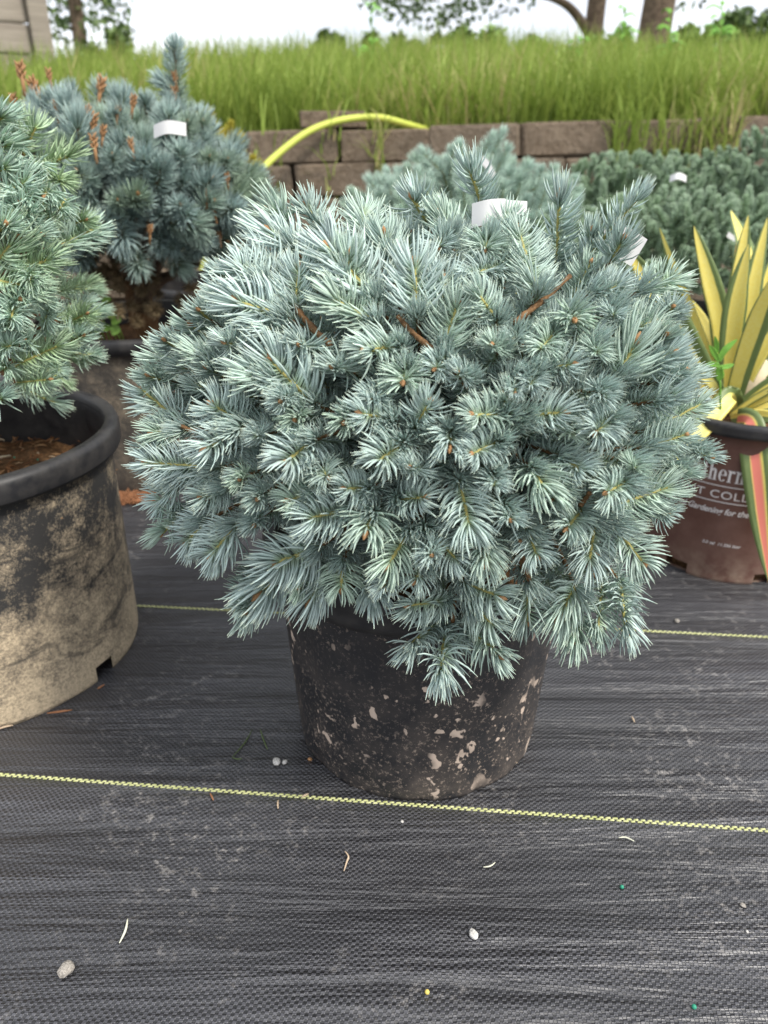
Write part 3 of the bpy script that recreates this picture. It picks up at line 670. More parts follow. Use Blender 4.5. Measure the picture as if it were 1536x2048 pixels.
def pot_mat(name, black, dirt, kind):
    m = Mat(name, 0.5, 0.35)
    uvn = m.n('ShaderNodeTexCoord').outputs['UV']; ob = m.coord()
    sx = m.n('ShaderNodeSeparateXYZ'); m.l(uvn, sx.inputs[0]); ang, zz = sx.outputs[0], sx.outputs[1]
    if kind == 'splash':
        fine = m.ramp(m.noise(ob, 260, 5, 0.75), [(0.56, (0, 0, 0)), (0.63, (1, 1, 1))])
        blot = m.ramp(m.noise(m.coord(scale=(1, 1, 0.8), rot=(0, 0.4, 0)), 62, 3, 0.5, 0.2), [(0.61, (0, 0, 0)), (0.63, (1, 1, 1))])
        patch = m.noise(ob, 9, 3)
        low = m.ramp(zz, [(0.0, (1, 1, 1)), (0.10, (0.35, 0.35, 0.35)), (0.2, (0.05, 0.05, 0.05))])
        mask1 = m.math('MULTIPLY', fine, m.math('ADD', m.math('MULTIPLY', low, 0.8), m.ramp(patch, [(0.5, (0, 0, 0)), (0.7, (0.7, 0.7, 0.7))])), True)
        zcut = m.ramp(zz, [(0.15, (1, 1, 1)), (0.185, (0, 0, 0))])
        mask2 = m.math('MULTIPLY', m.math('MULTIPLY', blot, zcut), m.ramp(m.noise(ob, 13, 3), [(0.44, (0.0, 0.0, 0.0)), (0.54, (1, 1, 1))]))
        film = m.math('MULTIPLY', m.ramp(m.noise(ob, 26, 7, 0.7), [(0.42, (0, 0, 0)), (0.7, (1, 1, 1))]), m.math('ADD', m.math('MULTIPLY', low, 0.35), 0.02))
        c = m.mix(film, black, tuple(x * 0.55 for x in dirt)); c = m.mix(m.math('MULTIPLY', mask1, 0.9), c, dirt); c = m.mix(mask2, c, tuple(x * 1.05 for x in dirt))
        d = m.math('MAXIMUM', m.math('MAXIMUM', mask1, mask2), film)
    else:
        grad = m.ramp(zz, kind)
        nz = m.noise(ob, 22, 9, 0.78); nf = m.noise(ob, 320, 4, 0.8)
        th = m.math('ADD', m.math('MULTIPLY', nz, 1.25), m.math('MULTIPLY', nf, 0.55))
        k = m.math('SUBTRACT', m.math('ADD', m.sep(grad)[0], th), 1.12)
        d = m.ramp(k, [(0.02, (0, 0, 0)), (0.38, (1, 1, 1))])
        rubs = m.ramp(m.noise(m.coord(scale=(1, 1, 2.5)), 10, 4, 0.6, 1.0), [(0.34, (1, 1, 1)), (0.42, (0, 0, 0))])
        d = m.math('MULTIPLY', d, m.math('SUBTRACT', 1.0, m.math('MULTIPLY', rubs, 0.75)))
        c = m.mix(d, black, m.mix(m.ramp(nf, [(0.4, (0, 0, 0)), (0.6, (1, 1, 1))]), tuple(x * 0.7 for x in dirt), dirt))
    m.color(c); m.rough(m.math('ADD', m.math('MULTIPLY', d, 0.4), 0.48)); m.normal(m.bump(d, 0.0006))
    return m.m
M['pot_splash'] = pot_mat('pot_splash', (0.022, 0.022, 0.024), (0.50, 0.40, 0.32), 'splash')
M['pot_dusty'] = pot_mat('pot_dusty', (0.038, 0.037, 0.036), (0.62, 0.50, 0.34), [(0.0, (0.62,) * 3), (0.09, (0.47,) * 3), (0.15, (0.31,) * 3), (0.25, (0.24,) * 3)])
M['pot_grey'] = pot_mat('pot_grey', (0.065, 0.058, 0.05), (0.31, 0.25, 0.18), [(0.0, (0.10,) * 3), (0.05, (0.36,) * 3), (0.24, (0.34,) * 3), (0.26, (0.1,) * 3)])
bp = Mat('pot_black', 0.42, 0.4); bpn = bp.noise(bp.coord(), 30, 6, 0.7)
bp.color(bp.ramp(bpn, [(0.4, (0.020, 0.020, 0.022)), (0.75, (0.06, 0.056, 0.052))])); bp.rough(bp.ramp(bpn, [(0.3, (0.35,) * 3), (0.7, (0.6,) * 3)])); M['pot_black'] = bp.m

def pot_profile(rb, rt, h, lip=0.02, lw=0.007, th=0.003, soil=0.04):
    z = lambda t: h * t
    p = [(rb * 0.55, 0.006), (rb - 0.008, 0.002), (rb - 0.001, 0.0), (rb, 0.006)]
    for i in range(1, 12): t = i / 12 * (h - lip) / h; p.append((rb + (rt - rb) * t, z(t)))
    rl = rb + (rt - rb) * (h - lip) / h
    p += [(rl, h - lip), (rl + lw, h - lip), (rt + lw, h - lip * 0.75), (rt + lw, h - 0.003), (rt + lw - 0.003, h)]
    wall_ = p
    inner = [(rt - th, h), (rt - th - 0.002, h - 0.006)] + [(rl - th - (rt - rb) * 0.1 * k, h - lip - 0.012 * k) for k in range(0, 5)] + [(rb - th, soil)]
    return wall_, inner

def facet12(a, z):
    return 1 - 0.004 * (1 - abs(math.sin(a * 7))) ** 6

# middle pot
mp_ = empty('plant_pot', PC); tag(mp_, 'black plastic nursery pot splashed with dried tan mud', 'pot')
h0 = 0.232; ow, iw = pot_profile(0.1245, 0.1405, h0, 0.024, 0.005)
lathe('wall', ow, [M['pot_splash']], 84, mp_, facet=lambda a, z: (1 - 0.013 * (abs(math.sin(a * 7)) ** 10) if z < 0.2 else 1) * (1 + (0.004 * math.sin(a * 9 + 1) if z < 0.01 else 0)))
lathe('rim', [(0.1425, h0 - 0.03), (0.1475, h0 - 0.03), (0.1482, h0 - 0.022), (0.1475, h0 - 0.014), (0.1493, h0 - 0.012), (0.1500, h0 - 0.002), (0.1480, h0 + 0.001), (0.137, h0 + 0.001)], [M['pot_black']], 84, mp_)
lathe('inner_wall', iw, [M['pot_black']], 64, mp_); disc('soil', 0.136, h0 - 0.035, M['mulch'], mp_)
bm = bmesh.new(); bmesh.ops.create_cube(bm, size=1); bmesh.ops.scale(bm, vec=(0.03, 0.05, 0.006), verts=bm.verts); bmesh.ops.bevel(bm, geom=bm.edges[:], offset=0.002, segments=2, affect='EDGES')
me = bpy.data.meshes.new('handle'); bm.to_mesh(me); bm.free(); me.materials.append(M['pot_black']); hd = link('handle', me, mp_); hd.location = (0.152, -0.045, h0 - 0.012); hd.rotation_euler = (0.1, -0.25, -0.3)

# wide pot at the left edge, with a drain notch
lp_ = empty('plant_pot', LC); tag(lp_, 'wide dusty tan and black pot with a thick rim and open mulch surface', 'pot')
h1 = 0.278; ow, iw = pot_profile(0.172, 0.175, h1, 0.024, 0.008)
nd = ground_at(213, 1352); na = math.atan2(nd.y - LC.y, nd.x - LC.x) % (2 * math.pi)
def notch(a, z, i): return abs((a - na + math.pi) % (2 * math.pi) - math.pi) < 0.075 and z < 0.021 and i > 1
lathe('wall', ow, [M['pot_dusty']], 168, lp_, skip=notch)
lathe('rim', [(0.176, h1 - 0.026), (0.1855, h1 - 0.026), (0.1872, h1 - 0.022), (0.1872, h1 - 0.006), (0.1845, h1 + 0.001), (0.174, h1 + 0.001), (0.171, h1 - 0.003), (0.171, h1 - 0.02)], [M['pot_black']], 96, lp_)
lathe('inner_wall', [(0.172 - 0.0012 * (k % 2), h1 - 0.004 - 0.0045 * k) for k in range(22)] + [(0.165, 0.03)], [M['pot_black']], 96, lp_)
lathe('root_ball', [(0.02, 0.004), (0.155, 0.004), (0.165, 0.05)], [M['mulch']], 64, lp_)
disc('soil', 0.17, h1 - 0.072, M['mulch'], lp_, bump=0.004, seed=3)
vs, fs, cs = [], [], []
for k in range(900):
    a, q = rs.uniform(0, 6.28), 0.172 * math.sqrt(rs.random()); c0 = Vector((q * math.cos(a), q * math.sin(a), h1 - 0.070 + rs.uniform(0, 0.006)))
    d = Vector((rs.uniform(-1, 1), rs.uniform(-1, 1), rs.uniform(-.25, .25))).normalized(); l = rs.uniform(0.006, 0.018)
    v, f = tube_arrays([c0 - d * l / 2, c0 + Vector((0, 0, 0.001)), c0 + d * l / 2], [0.0003, rs.uniform(0.0006, 0.0013), 0.0003], 4, False); kk = len(vs); vs += v; fs += [tuple(i + kk for i in x) for x in f]; cs += [(rs.random(),) * 3] * len(v)
mm = Mat('mulch_litter', 0.9, 0.1); mm.color(mm.ramp(mm.sep(mm.attr())[0], [(0, (0.10, 0.05, 0.025)), (0.6, (0.27, 0.13, 0.06)), (0.93, (0.40, 0.24, 0.12)), (1, (0.6, 0.5, 0.35))]))
cs = np.array(cs); cs = np.repeat(np.array([rs.random() for _ in range(900)]), 12)[:, None] * np.ones((1, 3))
tag(link('mulch', mesh_np('mulch', vs, fs, [mm.m], col=cs), lp_), kind='stuff')
vs, fs = [], []
for k in range(60):
    a, q = rs.uniform(0, 6.28), 0.16 * math.sqrt(rs.random()); bmt = bmesh.new(); bmesh.ops.create_icosphere(bmt, subdivisions=1, radius=0.0014); c0 = Vector((q * math.cos(a), q * math.sin(a), h1 - 0.066)); kk = len(vs)
    vs += [tuple(v_.co + c0) for v_ in bmt.verts]; fs += [tuple(v_.index + kk for v_ in f_.verts) for f_ in bmt.faces]; bmt.free()
M['pellet_green'] = simple('pellet_green', (0.03, 0.28, 0.17), 0.5, 0.4, 0.2, 300); M['pellet_yellow'] = simple('pellet_yellow', (0.65, 0.5, 0.12), 0.5, 0.4, 0.15, 300)
tag(link('fertilizer_pellets', mesh_np('pellets', vs, fs, [M['pellet_green']]), lp_), kind='stuff')
a = at_y(-20, 860, 0.66); b = at_y(22, 955, 0.66)
M['straw'] = simple('straw', (0.62, 0.52, 0.36), 0.8, 0.2, 0.2, 80)
st = tube('straw_stick', [(-0.001, 0.0, 0.03), (0, 0, 0.0), (0.002, 0, -0.03)], 0.0016, M['straw']); st.location = Vector((LC.x - 0.0, LC.y, 0.24)); p_ = ground_at(10, 930, 0.218); st.location = p_ + Vector((0, 0, 0.010)); st.rotation_euler = (1.25, 0, 0.3)
tag(st, 'short pale straw stick lying on the mulch inside the wide pot', 'stick')

# pots behind
def back_pot(c, rb, rt, h, mat, label, group=None):
    e = empty('plant_pot', c); tag(e, label, 'pot', group); ow, iw = pot_profile(rb, rt, h, 0.022, 0.006)
    lathe('wall', ow, [M[mat]], 72, e)
    lathe('rim', [(rt, h - 0.024), (rt + 0.009, h - 0.024), (rt + 0.0105, h - 0.004), (rt + 0.007, h + 0.001), (rt - 0.004, h + 0.001)], [M['pot_black']], 72, e)
    lathe('inner_wall', iw, [M['pot_black']], 48, e); disc('soil', rt - 0.006, h - 0.045, M['mulch'], e); return e
back_pot(BC, 0.175, 0.186, 0.277, 'pot_grey', 'mud-greyed black pot under the steel blue spruce, clover growing in it')
back_pot(Vector((G1.x, G1.y, 0)), 0.165, 0.18, 0.275, 'pot_black', 'plain black pot behind the steel blue spruce, holding the golden conifer')
back_pot(Vector((P1.x, P1.y, 0)), 0.15, 0.165, 0.255, 'pot_black', 'plain black pot under the pale spruce')
for (lb, b, e, rd, sd), nm in zip(JUNIPERS, ('plain black pot of the spreading juniper behind the yucca', 'plain black pot of the low juniper mound by the wall', 'plain black pot under the tall dark juniper mound')):
    back_pot(Vector((b.x, b.y, 0)), 0.135, 0.15, 0.26, 'pot_black', nm)

# clover in the pot behind
cm = simple('clover_leaf', (0.22, 0.38, 0.07), 0.6, 0.3, 0.25, 60)
clover = empty('clover', at_y(205, 650, 1.28)); tag(clover, 'bright green round-leaved clover in the grey pot beside the spruce trunk', 'weed')
for i, (x, y, r_) in enumerate(((185, 605, 10), (200, 618, 12), (225, 625, 15), (232, 640, 13), (195, 640, 12), (210, 655, 12), (230, 660, 12), (182, 625, 9), (212, 600, 10), (190, 660, 10), (178, 645, 9))):
    p = at_y(x, y, 1.27 + 0.004 * (i % 3)); R = r_ / F * 1.25; vs, fs = [(0, 0, -R * .15)], []
    for j in range(14): a = 6.283 * j / 14; q = R * (0.85 + 0.15 * abs(math.cos(1.5 * a))); vs.append((q * math.cos(a), q * math.sin(a), 0.1 * R * math.sin(3 * a)))
    vs += [(x_ * .98, y_ * .98, z_ - 0.0008) for x_, y_, z_ in vs]; fs = [(0, 1 + j, 1 + (j + 1) % 14) for j in range(14)] + [(15, 16 + (j + 1) % 14, 16 + j) for j in range(14)]
    o = link('leaf', mesh_np('leaf', vs, fs, [cm]), clover); o.location = p - clover.location; o.rotation_euler = (rs.uniform(0.5, 1.1), rs.uniform(-.3, .3), rs.uniform(-.4, .4))
    tube('stalk', [p - clover.location, Vector((p.x - clover.location.x, 0.02, -0.04))], 0.0012, cm, clover, 4)

# ------------------------------------------------------------------ yucca in the printed brown pot
YC = Vector((0.514, 1.02, 0.0))
br = Mat('pot_brown', 0.42, 0.4); bo = br.coord(); bn = br.noise(bo, 24, 7, 0.7)
bu = br.n('ShaderNodeSeparateXYZ'); br.l(br.n('ShaderNodeTexCoord').outputs['UV'], bu.inputs[0])
bc = br.ramp(bn, [(0.35, (0.12, 0.058, 0.043)), (0.7, (0.175, 0.095, 0.073))])
bd = br.math('MULTIPLY', br.ramp(bu.outputs[1], [(0.0, (1,) * 3), (0.05, (0.1,) * 3), (0.1, (0.0,) * 3)]), br.ramp(br.noise(bo, 40, 5, .7), [(0.4, (0,) * 3), (0.65, (0.8,) * 3)]))
br.color(br.mix(bd, bc, (0.36, 0.27, 0.20))); br.rough(br.ramp(bn, [(0.3, (0.34,) * 3), (0.7, (0.55,) * 3)]))
yp = empty('plant_pot', YC); tag(yp, 'chocolate brown pot printed with white lettering, holding the yucca', 'pot')
hy = 0.238; rbY, rtY = 0.108, 0.1235
fa = math.atan2(-YC.y, -YC.x) % (2 * math.pi)                       # side facing the viewer
def ynotch(a, z, i):
    d = ((a - fa + math.pi) % (2 * math.pi) - math.pi); return (-0.62 < d < -0.30 or 0.5 < d < 0.75) and z < 0.02 and i > 1
ow, iw = pot_profile(rbY, rtY, hy, 0.018, 0.001)
lathe('wall', ow, [br.m], 120, yp, skip=ynotch, facet=lambda a, z: 1 + (0.018 if z < 0.004 else 0.0))
lathe('rim', [(rtY - 0.004, hy - 0.017), (rtY + 0.0055, hy - 0.017), (rtY + 0.0075, hy - 0.012), (rtY + 0.006, hy - 0.006), (rtY + 0.0075, hy), (rtY - 0.003, hy + 0.001)], [M['pot_black']], 72, yp)
lathe('inner_wall', iw, [br.m], 48, yp); disc('soil', rtY - 0.004, hy - 0.016, M['mulch'], yp, seed=5)
lathe('root_ball', [(0.02, 0.004), (rbY - 0.008, 0.004), (rbY - 0.004, 0.05)], [M['mulch']], 48, yp)
wp = simple('print_white', (0.78, 0.74, 0.72), 0.5, 0.3, 0.05, 200)
def wrap(name, V2, Fc, z0, a0=None, off=0.0007):
    """flat lettering (metres, centred on x) bent round the pot"""
    vs = []
    for x, y in V2:
        z = z0 + y; R = rbY + (rtY - rbY) * z / hy + off; a = (fa if a0 is None else a0) + x / R
        vs.append((R * math.cos(a), R * math.sin(a), z))
    return link(name, mesh_np(name, vs, Fc, [wp], smooth=False), yp)
def text_geo(body, size, shear=0.0, bold=0.0, sx=1.0, spacing=1.0):
    cu = bpy.data.curves.new('lettering', 'FONT'); cu.body = body; cu.size = size; cu.shear = shear; cu.offset = bold; cu.align_x = 'CENTER'; cu.space_character = spacing; cu.resolution_u = 4
    ob = bpy.data.objects.new('lettering_tmp', cu); COL.objects.link(ob); bpy.context.view_layer.update()
    me = bpy.data.meshes.new_from_object(ob.evaluated_get(bpy.context.evaluated_depsgraph_get()))
    V2 = [(v_.co.x * sx, v_.co.y) for v_ in me.vertices]; Fc = [tuple(p.vertices) for p in me.polygons]
    bpy.data.objects.remove(ob); bpy.data.curves.remove(cu); bpy.data.meshes.remove(me); return V2, Fc
def serif_geo(word, s):
    V, Fc = [], []; cur = [0.0]
    def quad(*p):
        k = len(V); V.extend([((x + cur[0]) * s, y * s) for x, y in p]); Fc.append((k, k + 1, k + 2, k + 3))
    def rect(x0, y0, x1, y1): quad((x0, y0), (x1, y0), (x1, y1), (x0, y1))
    def arc(cx, cy, rx, ry, a0, a1, wx, wy, n=18):
        k = len(V)
        for i in range(n + 1):
            a = math.radians(a0 + (a1 - a0) * i / n); c, q = math.cos(a), math.sin(a)
            V.append(((cx + rx * c + cur[0]) * s, (cy + ry * q) * s)); V.append(((cx + (rx - wx) * c + cur[0]) * s, (cy + (ry - wy) * q) * s))
        Fc.extend([(k + 2 * i, k + 2 * i + 2, k + 2 * i + 3, k + 2 * i + 1) for i in range(n)])
    T, W = 0.07, 0.17
    def stem(x, y1, ser=True, top=True):
        rect(x, 0, x + W, y1)
        if ser: rect(x - 0.07, 0, x + W + 0.07, T)
        if top: rect(x - 0.09, y1 - T, x, y1)
    for ch in word:
        if ch == 'o': arc(.3, .5, .3, .5, 0, 360, W, .06, 26); adv = .66
        elif ch == 'u': rect(.05, .25, .05 + W, 1); rect(-.03, 1 - T, .05, 1); arc(.27, .25, .22, .26, 180, 350, W, .08); stem(.42, 1, False); rect(.42 + W, 0, .68, T); adv = .74
        elif ch == 't': rect(.1, .15, .1 + W, 1.35); rect(-.02, 1 - T, .42, 1); arc(.27, .18, .17, .18, 180, 330, W * .9, .07); adv = .46
        elif ch == 'h': stem(.06, 1.5); arc(.37, .7, .2, .3, 0, 170, W, .08); rect(.40, 0, .57, .7); rect(.33, 0, .64, T); adv = .70
        elif ch == 'n': stem(.06, 1.0); arc(.37, .7, .2, .3, 0, 170, W, .08); rect(.40, 0, .57, .7); rect(.33, 0, .64, T); adv = .70
        elif ch == 'e': arc(.3, .5, .3, .5, 0, 318, W, .06, 24); rect(.15, .5, .58, .5 + T); adv = .64
        elif ch == 'r': stem(.06, 1.0); arc(.36, .78, .16, .22, 20, 180, .10, .08); arc(.42, .86, .09, .09, 0, 360, .088, .088, 10); adv = .54
        elif ch == 'i': stem(.06, 1.0); arc(.145, 1.28, .11, .11, 0, 360, .105, .105, 12); adv = .34
        elif ch == 'v': quad((.0, 1), (.18, 1), (.38, 0), (.28, 0)); quad((.5, 1), (.57, 1), (.36, 0), (.28, 0)); rect(-.05, 1 - T, .24, 1); rect(.42, 1 - T, .64, 1); adv = .64
        elif ch == 'g': arc(.28, .66, .26, .34, 0, 360, .14, .06, 22); arc(.28, -.1, .3, .22, 0, 360, .09, .07, 22); rect(.05, .1, .2, .36); adv = .62
        elif ch == 'L': rect(.08, 0, .28, 1.5); rect(-.02, 0, .78, T); rect(-.02, 1.43, .38, 1.5); quad((.7, 0), (.78, 0), (.78, .4), (.74, .4)); adv = .84
        elif ch == 'S': arc(.36, 1.12, .32, .4, 40, 265, .17, .07); arc(.36, .38, .34, .4, -140, 95, .17, .07); rect(.62, 1.1, .66, 1.5); rect(.02, 0, .06, .42); adv = .78
        else: adv = .3
        cur[0] += adv + .03
    m = cur[0] * s / 2
    return [(x - m, y) for x, y in V], Fc
ta = fa + 0.03
wrap('lettering', *serif_geo('Southern Living', 0.0172), 0.1565, ta)
wrap('lettering', *text_geo('PLANT COLLECTION', 0.0160, 0, 0.0, 1.16, 1.08), 0.1315, ta)
wrap('lettering', *text_geo('Inspired Gardening for the Way You Live', 0.0128, 0.28, 0.0002, 0.86), 0.1085, ta)
wrap('lettering', *text_geo('3.0 gal  11.356 liter', 0.0064, 0.2, 0.0001, 1.0), 0.0600, ta)
for zz in (0.1490, 0.1255):
    n_ = 40; V2 = []; Fc = []
    for i in range(n_ + 1): x = -0.15 + 0.3 * i / n_; V2 += [(x, 0), (x, 0.0013)]
    Fc = [(2 * i, 2 * i + 2, 2 * i + 3, 2 * i + 1) for i in range(n_)]; wrap('printed_line', V2, Fc, zz, ta)

lm_ = Mat('yucca_leaf', 0.42, 0.4); lc = lm_.sep(lm_.attr())
nz = lm_.noise(lm_.coord(), 60, 3)
fib = lm_.noise(lm_.coord(scale=(1, 1, 1)), 300, 2)
lyel = lm_.mix(lm_.ramp(fib, [(0.4, (0,) * 3), (0.6, (0.25,) * 3)]), (0.78, 0.65, 0.14), (0.82, 0.77, 0.32))
lyel = lm_.mix(lm_.math('MULTIPLY', lc[1], 0.9), lyel, (0.75, 0.78, 0.30))
lyel = lm_.mix(lc[2], lyel, (0.76, 0.17, 0.16))
edge = lm_.ramp(lm_.math('ADD', lc[0], lm_.math('MULTIPLY', lm_.math('SUBTRACT', nz, 0.5), 0.12)), [(0.60, (0,) * 3), (0.66, (1,) * 3)])
lm_.color(lm_.mix(edge, lyel, lm_.mix(nz, (0.11, 0.16, 0.05), (0.19, 0.25, 0.09))))
M['yucca'] = lm_.m
def leaf_strap(parent, path, wd, twist=0.0, red=0.0, pale=0.0, shift=0.0, face=None, fold=0.18, name='leaf', mat='yucca', tipw=0.02, edge=1.0):
    loc = Vector(parent.location); pts = smooth_path(path, 7); m = len(pts); vs, cs, fs = [], [], []
    us = [-1, -0.68, -0.42, -0.24, 0.24, 0.42, 0.68, 1]
    for i, p in enumerate(pts):
        t = i / (m - 1); T = (pts[min(i + 1, m - 1)] - pts[max(i - 1, 0)]).normalized()
        view = (Vector((0, 0, H)) - p).normalized() if face is None else Vector(face)
        S = T.cross(view); S.normalize(); Nn = S.cross(T)
        a = twist * (1 if t < .5 else 1); S, Nn = S * math.cos(a) + Nn * math.sin(a), Nn * math.cos(a) - S * math.sin(a)
        ww = wd / 2 * (0.75 + 0.5 * math.sin(min(1, t * 1.8) * math.pi / 2) * .6) * (1 if t < 0.55 else max(tipw, 1 - ((t - 0.55) / 0.45) ** 1.6))
        for lay in (0, 1):
            for u in us:
                q = p + S * (u * ww) + Nn * (fold * ww * abs(u) + (-0.0009 * (1 - abs(u) * .8) if lay else 0.0))
                vs.append(tuple(q - loc)); cs.append((min(1, abs(u - shift) * edge), pale * (1 - abs(u)), red * (1 if abs(u) < .3 else 0)))
    k = len(us)
    for i in range(m - 1):
        b0, b1 = i * 2 * k, (i + 1) * 2 * k
        for j in range(k - 1):
            fs.append((b0 + j, b0 + j + 1, b1 + j + 1, b1 + j)); fs.append((b0 + k + j + 1, b0 + k + j, b1 + k + j, b1 + k + j + 1))
        fs.append((b0 + k, b0, b1, b1 + k)); fs.append((b0 + k - 1, b0 + 2 * k - 1, b1 + 2 * k - 1, b1 + k - 1))
    return link(name, mesh_np(name, vs, fs, [M[mat]], col=np.array(cs)), parent)
yuc = empty('yucca', (YC.x, YC.y, 0.225)); tag(yuc, 'yellow variegated yucca with green margined strap leaves in the brown pot', 'yucca')
cy = YC.y
def Yp(l, y0, y1):
    n_ = len(l) - 1; return [at_y(x, y, y0 + (y1 - y0) * i / n_) for i, (x, y) in enumerate(l)]
def yl(pix, wpx, y0=0.0, y1=0.0, **k):
    k.setdefault('shift', rs.choice([-1, 1]) * rs.uniform(0.12, 0.38))
    P = Yp(pix, cy + y0, cy + y1); return leaf_strap(yuc, P, wpx / F * depth(P[len(P) // 2]), **k)
yl([(1440, 810), (1409, 692), (1380, 618), (1341, 520), (1319, 455)], 22, 0.02, 0.1, twist=0.5)
yl([(1450, 815), (1442, 657), (1419, 553), (1388, 452)], 38, 0.0, 0.05, shift=-0.25)
yl([(1458, 815), (1466, 690), (1480, 545), (1497, 430)], 38, 0.03, 0.06)
yl([(1470, 815), (1490, 680), (1510, 550), (1535, 435)], 36, 0.02, 0.05, shift=0.1)
yl([(1456, 818), (1460, 700), (1474, 590), (1497, 488)], 44, -0.01, -0.01)
yl([(1462, 810), (1466, 680), (1462, 590), (1473, 483)], 10, 0.04, 0.09, red=0.7, twist=0.6)
yl([(1462, 818), (1490, 720), (1525, 620), (1556, 540)], 42, -0.02, -0.06)
yl([(1466, 818), (1500, 740), (1545, 660), (1590, 590)], 34, -0.01, -0.02, shift=0.3)
yl([(1468, 820), (1510, 760), (1560, 710), (1620, 660)], 24, 0.0, 0.02)
yl([(1468, 824), (1515, 785), (1570, 750), (1640, 715)], 26, -0.03, -0.06, shift=0.45)
yl([(1466, 828), (1510, 805), (1560, 785), (1630, 770)], 20, -0.04, -0.1)
yl([(1462, 832), (1505, 822), (1550, 812), (1620, 815)], 18, -0.03, -0.05, shift=-0.4)
yl([(1462, 838), (1500, 832), (1545, 835), (1600, 850)], 26, -0.05, -0.11, shift=-0.6)
yl([(1442, 812), (1400, 735), (1345, 635), (1300, 565), (1252, 492)], 54, -0.02, -0.02, shift=-0.42)
yl([(1446, 815), (1430, 770), (1400, 745), (1362, 738), (1325, 752)], 30, -0.03, -0.06, shift=-0.3, pale=0.5, tipw=0.4)
yl([(1440, 820), (1415, 790), (1385, 762), (1350, 742)], 16, 0.0, 0.03)
yl([(1436, 825), (1405, 812), (1370, 795), (1330, 790)], 18, 0.01, 0.0, shift=0.2)
yl([(1472, 825), (1464, 790), (1440, 812), (1400, 858), (1360, 905), (1320, 965)], 40, -0.03, -0.13, pale=0.45, shift=-0.38, tipw=0.3)
yl([(1475, 838), (1500, 846), (1511, 920), (1526, 1060), (1540, 1170)], 52, -0.07, -0.165, red=0.9, fold=0.12, shift=-0.05, edge=1.45)
yl([(1448, 815), (1420, 700), (1400, 640), (1370, 590)], 30, 0.06, 0.16, shift=0.3)
for pix, wd_, y0_, y1_, sh_ in (([(1452, 815), (1436, 700), (1428, 640), (1415, 600)], 20, .03, .09, .3), ([(1460, 815), (1478, 720), (1500, 640), (1522, 575)], 30, .02, .07, -.3), ([(1464, 815), (1500, 690), (1520, 600), (1548, 500)], 26, .04, .1, .2), ([(1466, 820), (1520, 730), (1575, 640), (1640, 560)], 26, .02, .04, -.3),
        ([(1466, 822), (1520, 775), (1575, 735), (1640, 700)], 18, -.02, -.02, .2), ([(1464, 828), (1512, 795), (1560, 770), (1620, 745)], 14, -.05, -.09, 0), ([(1446, 818), (1415, 760), (1385, 715), (1350, 680)], 18, .02, .06, 0)):
    yl(pix, wd_, y0_, y1_, shift=sh_)
for k in range(9):
    a = rs.uniform(-0.9, 1.6); r0 = 0.02; l = rs.uniform(0.18, 0.3); d = Vector((math.cos(a), math.sin(a), 0))
    p0 = YC + Vector((0, 0, 0.25)) + d * r0; leaf_strap(yuc, [p0, p0 + d * l * .35 + Vector((0, 0, l * .5)), p0 + d * l * .9 + Vector((0, 0, l * rs.uniform(.3, .8)))], 0.026, face=(-d.x * .5, -d.y * .5, 0.8))
tube('crown', [(0, 0, -0.02), (0, 0, 0.03), (0, 0, 0.07)], [0.03, 0.028, 0.012], M['straw'], yuc, 10)
# weed seedling in the same pot
wg = simple('weed_leaf', (0.16, 0.36, 0.05), 0.5, 0.3, 0.2, 80); M['weed'] = wg
sd_ = empty('weed_seedling', at_y(1441, 830, cy - 0.075)); tag(sd_, 'small bright green weed seedling growing between the yucca leaves', 'weed')
tube('stem', [Vector((0, 0, 0)), at_y(1440, 770, cy - .07) - sd_.location, at_y(1432, 700, cy - .07) - sd_.location], 0.0014, wg, sd_, 5)
for pix, w_ in (([(1437, 722), (1450, 700), (1475, 678)], 11), ([(1436, 720), (1428, 705), (1418, 690)], 10), ([(1438, 735), (1455, 733), (1468, 728)], 9), ([(1438, 732), (1425, 728), (1410, 730)], 9), ([(1438, 735), (1440, 750), (1436, 762)], 14), ([(1434, 705), (1433, 690), (1430, 672)], 8)):
    P = [at_y(x, y, cy - 0.075) for x, y in pix]; leaf_strap(sd_, P, w_ / F * 1.05, mat='weed')

# ------------------------------------------------------------------ plant tags, hose
def strip_tag(name, pts, wdir, wd, label, group=None, th=0.0006):
    pts = smooth_path(pts, 4); vs, fs = [], []; wv_ = Vector(wdir).normalized() * wd / 2; m = len(pts); base = pts[0].copy()
    for i, p in enumerate(pts):
        T = (pts[min(i + 1, m - 1)] - pts[max(i - 1, 0)]).normalized(); n_ = T.cross(wv_).normalized() * th
        vs += [tuple(q - base) for q in (p - wv_, p + wv_, p - wv_ + n_, p + wv_ + n_)]
    for i in range(m - 1):
        fs += [(i * 4, i * 4 + 1, i * 4 + 5, i * 4 + 4), (i * 4 + 2, i * 4 + 6, i * 4 + 7, i * 4 + 3)]
    o = link(name, mesh_np(name, vs, fs, [M['tag']])); o.location = base; return tag(o, label, 'tag', group)
yt = ell_hit(1000, 430, EC, ER, 0.99).y
strip_tag('plant_tag', [at_y(944, 432, yt - .012), at_y(975, 424, yt - .016), at_y(1006, 422, yt - .012), at_y(1012, 424, yt - .004), at_y(1052, 426, yt + .02)], at_y(1000, 400, yt) - at_y(998, 450, yt), 0.0165, 'folded white plastic tag wrapped round the top twigs of the globe spruce')
yt2 = 0.66
strip_tag('plant_tag', [at_y(1205, 468, yt2), at_y(1240, 482, yt2 - .004), at_y(1278, 506, yt2)], at_y(1262, 468, yt2) - at_y(1236, 512, yt2), 0.024, 'white square-ended plastic tag sticking out beside the longest spruce twig')
